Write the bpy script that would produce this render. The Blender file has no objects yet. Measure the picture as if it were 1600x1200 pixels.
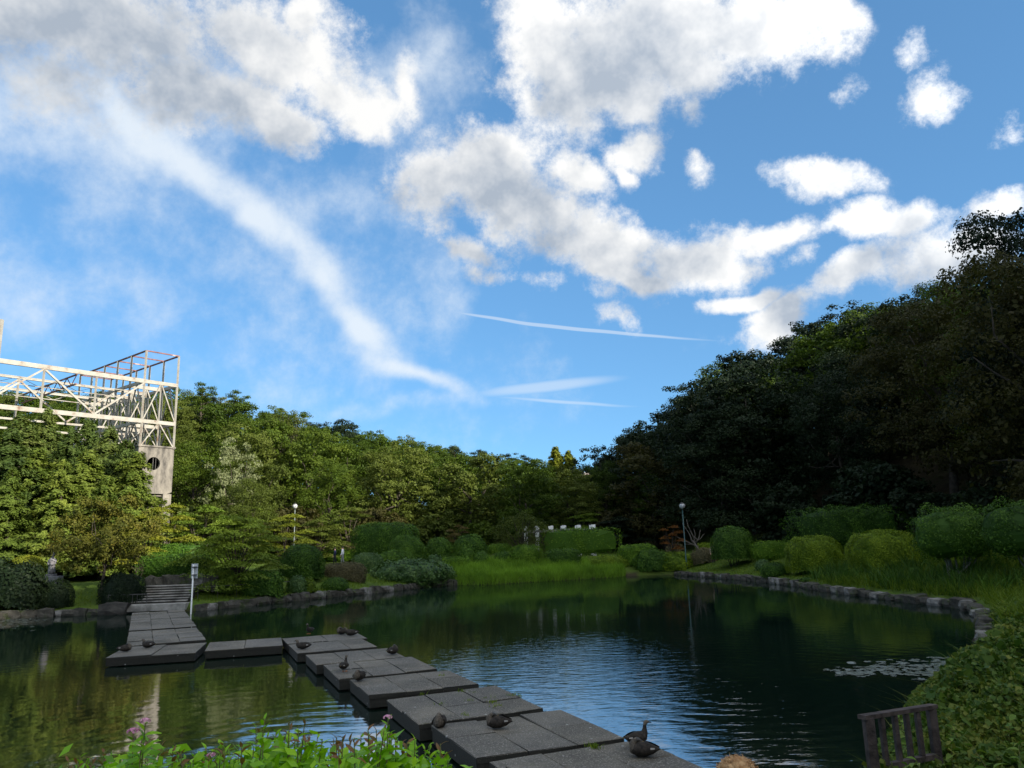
import bpy, bmesh, math, random
import numpy as np
from mathutils import Matrix, Vector

# ------------------------------------------------------------------ camera, sky, sun, exposure
S = bpy.context.scene
COL = S.collection
TILT, ROLL, EYE = math.radians(11.7), -0.03, 3.4
FOC = 1180.0                                   # focal length in pixels of the 1600 px wide photograph
cam_d = bpy.data.cameras.new('camera'); cam = bpy.data.objects.new('camera', cam_d); COL.objects.link(cam)
CR = Matrix.Rotation(math.pi / 2 + TILT, 3, 'X') @ Matrix.Rotation(ROLL, 3, 'Z')
cam.matrix_world = Matrix.Translation((0, 0, EYE)) @ CR.to_4x4()
cam_d.sensor_width = 36; cam_d.lens = 36 * FOC / 1600
cam_d.clip_start = 0.05; cam_d.clip_end = 6000
S.camera = cam
S.view_settings.view_transform = 'Standard'; S.view_settings.look = 'None'
S.view_settings.gamma = 1.0; S.view_settings.exposure = 1.7
S.view_settings.use_curve_mapping = False
S.cycles.use_denoising = True
S.cycles.max_bounces = 6; S.cycles.diffuse_bounces = 3; S.cycles.glossy_bounces = 3
S.cycles.transmission_bounces = 4; S.cycles.transparent_max_bounces = 6
S.cycles.caustics_reflective = False; S.cycles.caustics_refractive = False

SUN_AZ, SUN_EL = math.radians(128), math.radians(22)      # clockwise from +Y, above the horizon
sun_d = bpy.data.lights.new('sun', 'SUN'); sun = bpy.data.objects.new('sun', sun_d); COL.objects.link(sun)
sun_d.energy = 3.3; sun_d.angle = math.radians(0.53); sun_d.color = (1.0, 0.92, 0.77)
to_sun = Vector((math.sin(SUN_AZ) * math.cos(SUN_EL), math.cos(SUN_AZ) * math.cos(SUN_EL), math.sin(SUN_EL)))
sun.rotation_euler = to_sun.to_track_quat('Z', 'Y').to_euler()
sun.location = (60, -40, 60)

W = bpy.data.worlds.new('World'); S.world = W; W.use_nodes = True
nt = W.node_tree; nt.nodes.clear()
def nd(t, **k):
    n = nt.nodes.new(t)
    for a, v in k.items(): setattr(n, a, v)
    return n
def ln(a, b): nt.links.new(a, b)
def mth(op, a, b=None, c=None, clamp=False):
    n = nd('ShaderNodeMath', operation=op); n.use_clamp = clamp
    for i, v in enumerate((a, b, c)):
        if v is None: continue
        if isinstance(v, (int, float)): n.inputs[i].default_value = v
        else: ln(v, n.inputs[i])
    return n.outputs[0]
sky = nd('ShaderNodeTexSky', sky_type='NISHITA'); sky.sun_disc = False
sky.sun_elevation = SUN_EL; sky.sun_rotation = SUN_AZ
sky.air_density = 0.75; sky.dust_density = 0.15; sky.ozone_density = 2.0; sky.altitude = 60
geo = nd('ShaderNodeTexCoord')
sep = nd('ShaderNodeSeparateXYZ'); ln(geo.outputs['Generated'], sep.inputs[0])
az = mth('MULTIPLY', mth('ARCTAN2', sep.outputs[0], sep.outputs[1]), 57.2958)
el = mth('MULTIPLY', mth('ARCSINE', sep.outputs[2]), 57.2958)
ae = nd('ShaderNodeCombineXYZ'); ln(az, ae.inputs[0]); ln(el, ae.inputs[1]); ae.inputs[2].default_value = 1.0
def noise(scale, detail, rough=0.55, vec=None, dist=0.0, color=False):
    n = nd('ShaderNodeTexNoise'); n.inputs['Scale'].default_value = scale
    n.inputs['Detail'].default_value = detail; n.inputs['Roughness'].default_value = rough
    n.inputs['Distortion'].default_value = dist
    ln(vec or geo.outputs['Generated'], n.inputs['Vector'])
    return n.outputs['Color' if color else 'Fac']
def warp(amount, scale, detail):
    v = nd('ShaderNodeVectorMath', operation='SUBTRACT'); ln(noise(scale, detail, color=True), v.inputs[0]); v.inputs[1].default_value = (.5, .5, .5)
    m = nd('ShaderNodeVectorMath', operation='MULTIPLY'); ln(v.outputs[0], m.inputs[0]); m.inputs[1].default_value = (amount, amount, 0)
    a = nd('ShaderNodeVectorMath', operation='ADD'); ln(ae.outputs[0], a.inputs[0]); ln(m.outputs[0], a.inputs[1])
    return a.outputs[0]
def field(blobs, vec, blend=0.2):
    # smallest elliptical radius over all masses; dot products keep it cheap (vec carries 1 in z)
    acc = None
    def dot(v3):
        n = nd('ShaderNodeVectorMath', operation='DOT_PRODUCT'); ln(vec, n.inputs[0]); n.inputs[1].default_value = v3
        return n.outputs[1]
    for (cx, cy, L, w, ang, k) in blobs:
        ca, sa = math.cos(math.radians(ang)), math.sin(math.radians(ang))
        x = dot((ca / L, sa / L, -(cx * ca + cy * sa) / L))
        y = dot((-sa / w, ca / w, -(cy * ca - cx * sa) / w))
        r2 = mth('MULTIPLY_ADD', x, x, mth('MULTIPLY', y, y))
        if k != 1: r2 = mth('MULTIPLY_ADD', r2, 1 - (1 - k) ** 2, (1 - k) ** 2)
        acc = r2 if acc is None else mth('SMOOTH_MIN', acc, r2, blend)
    return mth('SUBTRACT', 1.0, mth('SQRT', mth('MAXIMUM', acc, 0.0)))
# cloud masses as (azimuth, elevation, half length, half width, tilt, weight), degrees
CUMULUS = [
    (-30.1,33.5,16.57,5.85,8,1), (-18.7,34.1,10.46,4.78,-11,1), (-12.0,31.7,5.80,3.19,-17,1), (-35.7,33.1,13.17,5.03,18,1),
    (-19.0,30.2,7.71,2.56,-8,1), (-8.3,33.3,3.28,1.87,-79,1), (-24.6,30.7,10.21,3.21,-6,1), (-16.8,36.7,2.19,3.31,-32,1),
    (11.7,35.5,14.21,6.14,-4,1), (5.7,34.8,7.10,7.65,-62,1), (21.2,33.9,7.12,3.77,-11,1), (10.3,31.9,5.86,2.86,-27,1),
    (25.5,34.5,3.64,1.50,-29,1), (2.6,37.4,5.47,4.38,-121,1), (15.5,32.5,5.83,2.96,-5,1), (10.5,28.5,3.76,2.47,12,1),
    (9.6,26.8,1.81,1.31,-75,1), (14.7,29.4,1.76,1.46,-35,0.5), (-2.1,27.7,9.54,4.60,9,1), (2.0,25.4,8.47,4.47,-24,1),
    (8.0,21.6,8.56,3.79,-22,1), (14.3,19.8,7.46,3.29,-3,1), (-5.8,26.5,5.36,3.76,-155,1), (10.8,18.8,4.39,1.44,-16,1),
    (5.8,27.1,4.01,2.20,-28,1), (19.7,21.1,7.83,1.91,-3,1), (26.7,20.4,7.91,1.62,-5,1), (34.8,20.0,2.58,1.32,8,1),
    (31.2,17.8,6.41,2.56,-2,0.8), (25.4,17.2,4.68,1.76,15,0.7), (23.9,24.1,5.14,1.70,-17,0.7), (32.3,27.6,3.11,2.37,-17,0.6),
    (26.1,28.8,1.81,1.33,-14,0.45), (31.1,30.9,1.75,1.48,-27,0.42), (36.7,24.3,1.37,1.51,-18,0.5), (15.7,26.3,1.27,1.44,29,0.42),
    (18.3,16.3,4.81,0.98,3,1), (21.3,15.5,3.92,1.28,18,1), (8.6,16.0,2.62,1.58,-10,0.5), (20.3,14.4,4.62,1.40,21,0.7),
    (2.5,19.5,2.76,1.36,-15,0.42), (-1.8,20.7,2.45,1.35,-11,0.4), (8.3,18.2,2.38,1.23,-15,0.42), (21.9,19.1,2.08,1.48,-2,0.45),
    (-2.8,22.3,3.73,1.46,-14,1),
]
GREY = [
    (-31.6,31.6,17.88,5.64,10,1), (-18.4,29.4,8.40,3.12,-11,1), (-23.2,30.6,7.99,3.49,-7,1), (12.0,33.4,8.97,4.76,-3,1),
    (6.1,32.3,4.53,2.79,-39,1), (0.4,24.4,9.68,2.80,-23,1), (11.3,19.2,8.46,2.33,-6,1), (-6.3,26.0,3.98,3.36,-24,1),
    (30.7,17.7,6.06,2.97,-1,1), (21.7,14.6,3.81,2.11,30,1), (25.8,16.9,4.76,2.58,18,1), (-2.8,22.3,3.73,1.68,-14,1),
    (-12.0,29.5,3.74,1.33,-13,1),
]
CIRRUS = [
    (-28.8,28.7,5.72,2.13,-28,0.9), (-24.3,26.5,7.50,2.44,-30,1), (-19.4,23.4,7.39,2.67,-42,1), (-15.2,19.7,7.70,2.61,-47,1),
    (-11.3,15.4,6.83,2.16,-41,1), (-7.4,12.1,7.45,1.33,-19,0.9), (-8.9,9.9,9.79,0.96,3,0.4), (-19.5,21.6,28.81,15.64,-32,0.27),
    (-31.1,17.7,19.30,7.85,1,0.3), (-32.8,28.3,17.59,7.49,-5,0.5), (-7.3,33.8,8.77,7.79,21,0.42), (-34.2,14.9,3.33,1.51,-14,0.3),
    (-23.1,17.3,4.15,1.45,2,0.26), (-14.7,16.5,7.33,2.35,-8,0.35),
]
TRAILS = [
    (2.5,11.4,6.92,0.58,4,0.5), (3.9,10.2,6.31,0.19,-6,0.4), (4.4,15.8,12.86,0.17,-9,0.9),
]
wv = warp(5.0, 7, 3)
fluff = noise(13, 8, 0.70)
F1 = field(CUMULUS, wv)
dens = mth('ADD', F1, mth('MULTIPLY', mth('SUBTRACT', fluff, 0.5), 1.95))
def smooth(x, lo, hi):
    n = nd('ShaderNodeMapRange', interpolation_type='SMOOTHSTEP'); ln(x, n.inputs[0])
    n.inputs[1].default_value = lo; n.inputs[2].default_value = hi
    return n.outputs[0]
gate = smooth(F1, -0.25, 0.12)
cum = mth('MULTIPLY', smooth(dens, 0.06, 0.66), gate)
# scattered cumulus goes on out of view, its cover raised to fill the shade
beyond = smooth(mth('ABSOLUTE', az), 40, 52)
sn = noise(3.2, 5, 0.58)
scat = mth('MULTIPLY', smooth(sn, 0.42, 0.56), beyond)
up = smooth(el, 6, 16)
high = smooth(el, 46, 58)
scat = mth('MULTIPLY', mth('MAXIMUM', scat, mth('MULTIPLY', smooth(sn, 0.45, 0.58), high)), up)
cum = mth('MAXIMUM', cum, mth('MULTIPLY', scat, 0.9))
G1 = field(GREY, warp(14, 6, 2), 0.25)
relief = noise(17, 4, 0.6)
grey = mth('ADD', mth('MULTIPLY', smooth(G1, -0.30, 0.85), 0.85), mth('MULTIPLY', mth('SUBTRACT', relief, 0.50), 1.9), clamp=True)
ccol = nd('ShaderNodeMix', data_type='RGBA'); ln(grey, ccol.inputs[0])
ccol.inputs[6].default_value = (0.300, 0.300, 0.297, 1); ccol.inputs[7].default_value = (0.128, 0.148, 0.176, 1)
# forward-scatter gain on cloud near the unseen sun, added to fill the shade
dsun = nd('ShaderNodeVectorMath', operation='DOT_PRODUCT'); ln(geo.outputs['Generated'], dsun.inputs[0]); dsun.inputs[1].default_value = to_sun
fill_gain = mth('ADD', 1.0, mth('MULTIPLY', mth('POWER', mth('MULTIPLY_ADD', dsun.outputs[1], 0.5, 0.5), 4.0), 3.2))
clit = nd('ShaderNodeVectorMath', operation='SCALE'); ln(ccol.outputs[2], clit.inputs[0]); ln(fill_gain, clit.inputs[3])
C1 = field(CIRRUS, warp(5.0, 5, 3), 0.3)
C2 = field(TRAILS, warp(0.35, 9, 1), 0.05)
streak = noise(10, 6, 0.64)
cir = mth('MULTIPLY', smooth(mth('ADD', C1, mth('MULTIPLY', mth('SUBTRACT', streak, 0.5), 1.5)), 0.0, 0.95), 0.88)
cir = mth('MAXIMUM', cir, mth('MULTIPLY', smooth(C2, 0.0, 0.45), 0.42))
sc_ = nd('ShaderNodeMix', data_type='RGBA', blend_type='MULTIPLY'); sc_.inputs[0].default_value = 1.0
gm = nd('ShaderNodeGamma'); gm.inputs[1].default_value = 0.52; ln(sky.outputs[0], gm.inputs[0])   # softer fall-off towards the horizon
ln(gm.outputs[0], sc_.inputs[6]); sc_.inputs[7].default_value = (0.0465, 0.0875, 0.124, 1)
m1 = nd('ShaderNodeMix', data_type='RGBA'); ln(cir, m1.inputs[0]); ln(sc_.outputs[2], m1.inputs[6]); m1.inputs[7].default_value = (0.265, 0.288, 0.31, 1)
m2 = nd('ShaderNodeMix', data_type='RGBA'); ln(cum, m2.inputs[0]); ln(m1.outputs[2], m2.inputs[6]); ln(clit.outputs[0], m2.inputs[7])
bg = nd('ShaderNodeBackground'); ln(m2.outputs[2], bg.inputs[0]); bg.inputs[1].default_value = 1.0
W.cycles.sampling_method = 'MANUAL'; W.cycles.sample_map_resolution = 256
wo = nd('ShaderNodeOutputWorld'); ln(bg.outputs[0], wo.inputs[0])

# ------------------------------------------------------------------ helpers
rng = np.random.default_rng(7)
def ray(px, py):
    return CR @ Vector(((px - 800) / FOC, (600 - py) / FOC, -1.0))
def at(px, py, Y):                              # the point seen at a photo pixel, Y metres ahead
    d = ray(px, py); return Vector((0, 0, EYE)) + d * (Y / d.y)
def gp(px, py, z):                              # the point seen at a photo pixel, at height z
    d = ray(px, py); return Vector((0, 0, EYE)) + d * ((z - EYE) / d.z)
CRT = np.array(CR.transposed())
def project(p):
    q = CRT @ (np.asarray(p, float) - np.array([0, 0, EYE]))
    return 800 + FOC * q[0] / -q[2], 600 - FOC * q[1] / -q[2]

def new_mesh(name, V, F, tone=None, smooth=False):
    """F: int array (n,3) or (n,4), or a list of such arrays / of index lists"""
    me = bpy.data.meshes.new(name)
    V = np.asarray(V, np.float32).reshape(-1, 3)
    if isinstance(F, np.ndarray): F = [F]
    if len(F) and not isinstance(F[0], np.ndarray):
        idx = np.concatenate([np.asarray(f, np.int32) for f in F]); cnt = np.array([len(f) for f in F])
    else:
        idx = np.concatenate([f.ravel() for f in F]).astype(np.int32); cnt = np.concatenate([np.full(len(f), f.shape[1]) for f in F])
    me.vertices.add(len(V)); me.vertices.foreach_set('co', V.ravel())
    me.loops.add(len(idx)); me.loops.foreach_set('vertex_index', idx)
    me.polygons.add(len(cnt)); me.polygons.foreach_set('loop_start', np.concatenate([[0], np.cumsum(cnt)[:-1]]).astype(np.int32))
    if tone is not None:
        at_ = me.attributes.new('tone', 'FLOAT', 'POINT'); at_.data.foreach_set('value', np.asarray(tone, np.float32))
    me.update(calc_edges=True); me.validate()
    me.polygons.foreach_set('use_smooth', np.full(len(cnt), smooth))
    return me
def link(name, me, mat=None, parent=None, loc=None, rz=None, scale=None):
    if mat is not None and me is not None and not me.materials: me.materials.append(mat)
    o = bpy.data.objects.new(name, me); COL.objects.link(o)
    if parent is not None: o.parent = parent
    if loc is not None: o.location = loc
    if rz is not None: o.rotation_euler = (0, 0, rz)
    if scale is not None: o.scale = scale if hasattr(scale, '__len__') else (scale,) * 3
    return o
def tag(o, label, cat, group=None):
    o['label'] = label; o['category'] = cat
    if group: o['group'] = group
    return o
def thing(name, label, cat, loc=(0, 0, 0), rz=0.0, group=None, scale=None):
    return tag(link(name, None, None, None, loc, rz, scale), label, cat, group)
def structure(o): o['kind'] = 'structure'; return o
def stuff(o): o['kind'] = 'stuff'; return o

class Acc:                                      # collects vertices and faces of one mesh
    def __init__(s): s.V = []; s.F = []; s.T = []; s.n = 0
    def add(s, V, F, tone=0.5):
        V = np.asarray(V, float).reshape(-1, 3); s.V.append(V); s.F.extend([list(np.asarray(f) + s.n) for f in F]); s.n += len(V)
        s.T.append(np.full(len(V), tone))
    def box(s, lo, hi):
        (x0, y0, z0), (x1, y1, z1) = lo, hi
        s.add([(x0,y0,z0),(x1,y0,z0),(x1,y1,z0),(x0,y1,z0),(x0,y0,z1),(x1,y0,z1),(x1,y1,z1),(x0,y1,z1)],
              [(0,3,2,1),(4,5,6,7),(0,1,5,4),(1,2,6,5),(2,3,7,6),(3,0,4,7)])
    def bar(s, a, b, w, h=None, up=(0, 0, 1)):
        a, b = np.array(a, float), np.array(b, float); h = h or w
        d = b - a; d /= np.linalg.norm(d); u = np.array(up, float)
        if abs(d @ u) > .95: u = np.array([1., 0, 0])
        r = np.cross(d, u); r /= np.linalg.norm(r); u = np.cross(r, d)
        c = [-r * w / 2 - u * h / 2, r * w / 2 - u * h / 2, r * w / 2 + u * h / 2, -r * w / 2 + u * h / 2]
        s.add([a + k for k in c] + [b + k for k in c], [(3,2,1,0),(4,5,6,7),(0,1,5,4),(1,2,6,5),(2,3,7,6),(3,0,4,7)])
    def tube(s, P, R, sides=7, cap=True):
        P = np.array(P, float); n = len(P); V = []; ref = np.array([0.3, 0.9, 0.1])
        for i in range(n):
            d = P[min(i + 1, n - 1)] - P[max(i - 1, 0)]; d /= np.linalg.norm(d) + 1e-9
            r = np.cross(d, ref); r /= np.linalg.norm(r) + 1e-9; u = np.cross(r, d)
            for k in range(sides):
                a = 2 * math.pi * k / sides; V.append(P[i] + R[i] * (math.cos(a) * r + math.sin(a) * u))
        F = [(i * sides + k, i * sides + (k + 1) % sides, (i + 1) * sides + (k + 1) % sides, (i + 1) * sides + k) for i in range(n - 1) for k in range(sides)]
        if cap: F += [tuple(range(sides))[::-1], tuple((n - 1) * sides + k for k in range(sides))]
        s.add(V, F)
    def lathe(s, prof, sides=16, c=(0, 0, 0)):
        V = []; n = len(prof)
        for r, z in prof:
            for k in range(sides):
                a = 2 * math.pi * k / sides; V.append((c[0] + r * math.cos(a), c[1] + r * math.sin(a), c[2] + z))
        F = [(i * sides + k, i * sides + (k + 1) % sides, (i + 1) * sides + (k + 1) % sides, (i + 1) * sides + k) for i in range(n - 1) for k in range(sides)]
        F += [tuple(range(sides))[::-1], tuple((n - 1) * sides + k for k in range(sides))]
        s.add(V, F)
    def mesh(s, name, smooth=False): return new_mesh(name, np.concatenate(s.V), s.F, np.concatenate(s.T), smooth)

# ------------------------------------------------------------------ materials
def material(name):
    m = bpy.data.materials.new(name); m.use_nodes = True; t = m.node_tree
    for n in list(t.nodes): t.nodes.remove(n)
    out = t.nodes.new('ShaderNodeOutputMaterial')
    return m, t, out
class MT:                                       # tiny node-tree writer
    def __init__(s, t): s.t = t
    def n(s, kind, **k):
        n = s.t.nodes.new(kind)
        for a, v in k.items(): setattr(n, a, v)
        return n
    def l(s, a, b): s.t.links.new(a, b)
    def noise(s, scale, detail=4, rough=.55, vec=None, out='Fac'):
        n = s.n('ShaderNodeTexNoise'); n.inputs['Scale'].default_value = scale; n.inputs['Detail'].default_value = detail; n.inputs['Roughness'].default_value = rough
        if vec is not None: s.l(vec, n.inputs['Vector'])
        return n.outputs[out]
    def ramp(s, fac, stops):
        r = s.n('ShaderNodeValToRGB'); s.l(fac, r.inputs[0]); e = r.color_ramp.elements
        while len(e) < len(stops): e.new(0.5)
        for i, (p, c) in enumerate(stops): e[i].position = p; e[i].color = (*c, 1)
        return r.outputs[0]
    def math(s, op, a, b=None, c=None, clamp=False):
        n = s.n('ShaderNodeMath', operation=op); n.use_clamp = clamp
        for i, v in enumerate((a, b, c)):
            if v is None: continue
            if isinstance(v, (int, float)): n.inputs[i].default_value = v
            else: s.l(v, n.inputs[i])
        return n.outputs[0]
    def mix(s, f, a, b, mode='MIX'):
        n = s.n('ShaderNodeMix', data_type='RGBA', blend_type=mode)
        for i, v in ((0, f), (6, a), (7, b)):
            if isinstance(v, (int, float)): n.inputs[i].default_value = v
            elif isinstance(v, tuple): n.inputs[i].default_value = (*v, 1)
            else: s.l(v, n.inputs[i])
        return n.outputs[2]
    def bump(s, h, strength=.5, dist=.05):
        b = s.n('ShaderNodeBump'); b.inputs['Strength'].default_value = strength; b.inputs['Distance'].default_value = dist
        s.l(h, b.inputs['Height']); return b.outputs[0]
    def bsdf(s, out, col, rough=.7, normal=None, spec=.3, metal=0.0):
        p = s.n('ShaderNodeBsdfPrincipled')
        if isinstance(col, tuple): p.inputs['Base Color'].default_value = (*col, 1)
        else: s.l(col, p.inputs['Base Color'])
        if isinstance(rough, (int, float)): p.inputs['Roughness'].default_value = rough
        else: s.l(rough, p.inputs['Roughness'])
        p.inputs['Specular IOR Level'].default_value = spec; p.inputs['Metallic'].default_value = metal
        if normal is not None: s.l(normal, p.inputs['Normal'])
        if out is not None: s.l(p.outputs[0], out.inputs[0])
        return p
def leaf_mat(name, dark, mid, light, trans=.33, spec=.15, rough=.6):
    m, t, out = material(name); w = MT(t)
    a = w.n('ShaderNodeAttribute'); a.attribute_name = 'tone'
    oi = w.n('ShaderNodeObjectInfo')
    tc = w.n('ShaderNodeTexCoord')
    f = w.math('ADD', w.math('MULTIPLY', a.outputs['Fac'], .62), w.math('MULTIPLY', oi.outputs['Random'], .38))
    col = w.ramp(f, [(0.12, dark), (0.5, mid), (0.9, light)])
    p = w.bsdf(None, col, rough, spec=spec)
    tr = w.n('ShaderNodeBsdfTranslucent')
    w.l(w.mix(1.0, col, (1.0, 1.1, .5), 'MULTIPLY'), tr.inputs[0])
    mx = w.n('ShaderNodeMixShader'); mx.inputs[0].default_value = trans
    w.l(p.outputs[0], mx.inputs[1]); w.l(tr.outputs[0], mx.inputs[2]); w.l(mx.outputs[0], out.inputs[0])
    return m
def rough_mat(name, c0, c1, scale=3, rough=.8, bump=.4, dist=.02, spec=.25, detail=6, stops=(.35, .68)):
    m, t, out = material(name); w = MT(t); tc = w.n('ShaderNodeTexCoord')
    f = w.noise(scale, detail, .6, tc.outputs['Object'])
    w.bsdf(out, w.ramp(f, [(stops[0], c0), (stops[1], c1)]), rough, w.bump(w.noise(scale * 6, 4, .6, tc.outputs['Object']), bump, dist), spec)
    return m
M = {}
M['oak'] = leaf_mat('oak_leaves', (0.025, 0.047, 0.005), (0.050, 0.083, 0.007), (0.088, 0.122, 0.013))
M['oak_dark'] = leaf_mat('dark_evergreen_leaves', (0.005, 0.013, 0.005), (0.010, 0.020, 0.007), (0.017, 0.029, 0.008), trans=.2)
M['oak_bronze'] = leaf_mat('bronze_leaves', (0.026, 0.026, 0.007), (0.040, 0.038, 0.010), (0.056, 0.054, 0.014))
M['olive'] = leaf_mat('olive_leaves', (0.046, 0.065, 0.009), (0.073, 0.096, 0.015), (0.110, 0.136, 0.024))
M['pale'] = leaf_mat('pale_leaves', (.10, .12, .05), (.15, .17, .08), (.21, .23, .12))
M['conifer_dark'] = leaf_mat('dark_conifer_sprays', (0.036, 0.063, 0.014), (0.068, 0.103, 0.022), (0.128, 0.156, 0.036))
M['conifer'] = leaf_mat('conifer_sprays', (0.051, 0.085, 0.014), (0.102, 0.143, 0.022), (0.178, 0.212, 0.036))
M['yellow_green'] = leaf_mat('yellow_green_leaves', (.09, .115, .012), (.15, .17, .016), (.24, .23, .024))
M['maple'] = leaf_mat('maple_leaves', (0.066, 0.114, 0.012), (0.108, 0.162, 0.017), (0.168, 0.222, 0.026))
M['dogwood'] = leaf_mat('autumn_dogwood_leaves', (.060, .072, .012), (.105, .105, .016), (.165, .120, .022))
M['orange'] = leaf_mat('orange_maple_leaves', (0.084, 0.033, 0.007), (0.132, 0.051, 0.011), (0.180, 0.078, 0.018))
M['rust'] = leaf_mat('rusty_cherry_leaves', (.085, .055, .018), (.11, .085, .025), (.12, .11, .03))
M['hedge'] = leaf_mat('hedge_leaves', (0.017, 0.046, 0.006), (0.041, 0.095, 0.009), (0.082, 0.157, 0.015), trans=.2)
M['hedge_light'] = leaf_mat('light_hedge_leaves', (0.046, 0.104, 0.008), (0.097, 0.182, 0.012), (0.163, 0.256, 0.022), trans=.25)
M['azalea'] = leaf_mat('azalea_leaves', (0.054, 0.099, 0.005), (0.111, 0.172, 0.008), (0.179, 0.238, 0.013), trans=.2)
M['brown_hedge'] = leaf_mat('brownish_hedge_leaves', (0.069, 0.063, 0.031), (0.103, 0.091, 0.043), (0.152, 0.124, 0.060), trans=.2)
M['gloss'] = leaf_mat('glossy_leaves', (0.017, 0.050, 0.008), (0.038, 0.088, 0.014), (0.081, 0.140, 0.028), trans=.12, spec=.3, rough=.5)
M['grass'] = leaf_mat('grass_blades', (0.058, 0.094, 0.006), (0.091, 0.145, 0.009), (0.149, 0.197, 0.019), trans=.35)
M['reed'] = leaf_mat('reed_blades', (0.103, 0.193, 0.019), (0.180, 0.314, 0.027), (0.274, 0.415, 0.049), trans=.4)
M['ivy'] = leaf_mat('ivy_leaves', (0.020, 0.059, 0.006), (0.065, 0.110, 0.011), (0.157, 0.171, 0.027), trans=.25, spec=.18, rough=.55)
M['spiraea'] = leaf_mat('spiraea_leaves', (0.100, 0.252, 0.004), (0.206, 0.433, 0.005), (0.325, 0.560, 0.010), trans=.4, spec=.4, rough=.45)
M['spiraea_red'] = leaf_mat('young_reddish_leaves', (.16, .10, .02), (.21, .085, .035), (.24, .13, .04), trans=.4, spec=.4, rough=.45)
M['pink'] = leaf_mat('pink_petals', (.55, .20, .38), (.68, .30, .50), (.78, .45, .62), trans=.3)
M['bark'] = rough_mat('bark', (.022, .018, .013), (.075, .062, .048), 4, .9, .8, .03)
M['pale_bark'] = rough_mat('pale_bark', (.14, .12, .10), (.30, .27, .24), 4, .85, .6, .02)
M['twig'] = rough_mat('twigs', (.07, .06, .048), (.15, .13, .11), 6, .9, .4, .01)
M['green_stem'] = rough_mat('green_stems', (.06, .09, .02), (.14, .11, .03), 20, .6, .2, .002)
def stone_mat():
    m, t, out = material('edge_stone'); w = MT(t); tc = w.n('ShaderNodeTexCoord'); oi = w.n('ShaderNodeObjectInfo'); ge = w.n('ShaderNodeNewGeometry')
    f = w.noise(2.6, 7, .65, ge.outputs['Position'])
    dark = w.ramp(f, [(.30, (.022, .021, .017)), (.70, (.095, .088, .074))]); pale = w.ramp(f, [(.32, (.06, .056, .05)), (.52, (.16, .152, .14)), (.72, (.28, .27, .25))])
    col = w.mix(w.math('GREATER_THAN', oi.outputs['Random'], .84), dark, pale)
    mo = w.noise(1.7, 5, .65, ge.outputs['Position']); col = w.mix(w.math('MULTIPLY', w.math('SUBTRACT', mo, .53, clamp=True), 6, clamp=True), col, (.040, .062, .014))
    w.bsdf(out, col, .92, w.bump(w.noise(9, 6, .7, ge.outputs['Position']), .9, .06), .2); return m
M['stone'] = stone_mat()
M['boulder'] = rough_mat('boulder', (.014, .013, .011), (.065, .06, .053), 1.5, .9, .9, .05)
M['concrete'] = rough_mat('step_concrete', (.10, .095, .085), (.33, .315, .285), 1.6, .9, .5, .015)
M['white'] = rough_mat('white_paint', (.60, .60, .58), (.78, .78, .76), 3, .5, .1, .005, .4)
M['dark_green'] = rough_mat('dark_green_paint', (.008, .045, .045), (.014, .070, .068), 5, .4, .1, .004, .5)
M['dark_metal'] = rough_mat('dark_metal', (.02, .02, .02), (.06, .055, .05), 8, .6, .2, .004, .4)
M['wood'] = rough_mat('weathered_wood', (.020, .016, .014), (.085, .066, .060), 6, .85, .7, .015)
M['sign'] = rough_mat('sign_metal', (.30, .32, .33), (.45, .47, .48), 5, .45, .1, .003, .5)
M['statue'] = rough_mat('grey_stone_figure', (.09, .088, .095), (.20, .195, .21), 5, .8, .4, .01)

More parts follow.
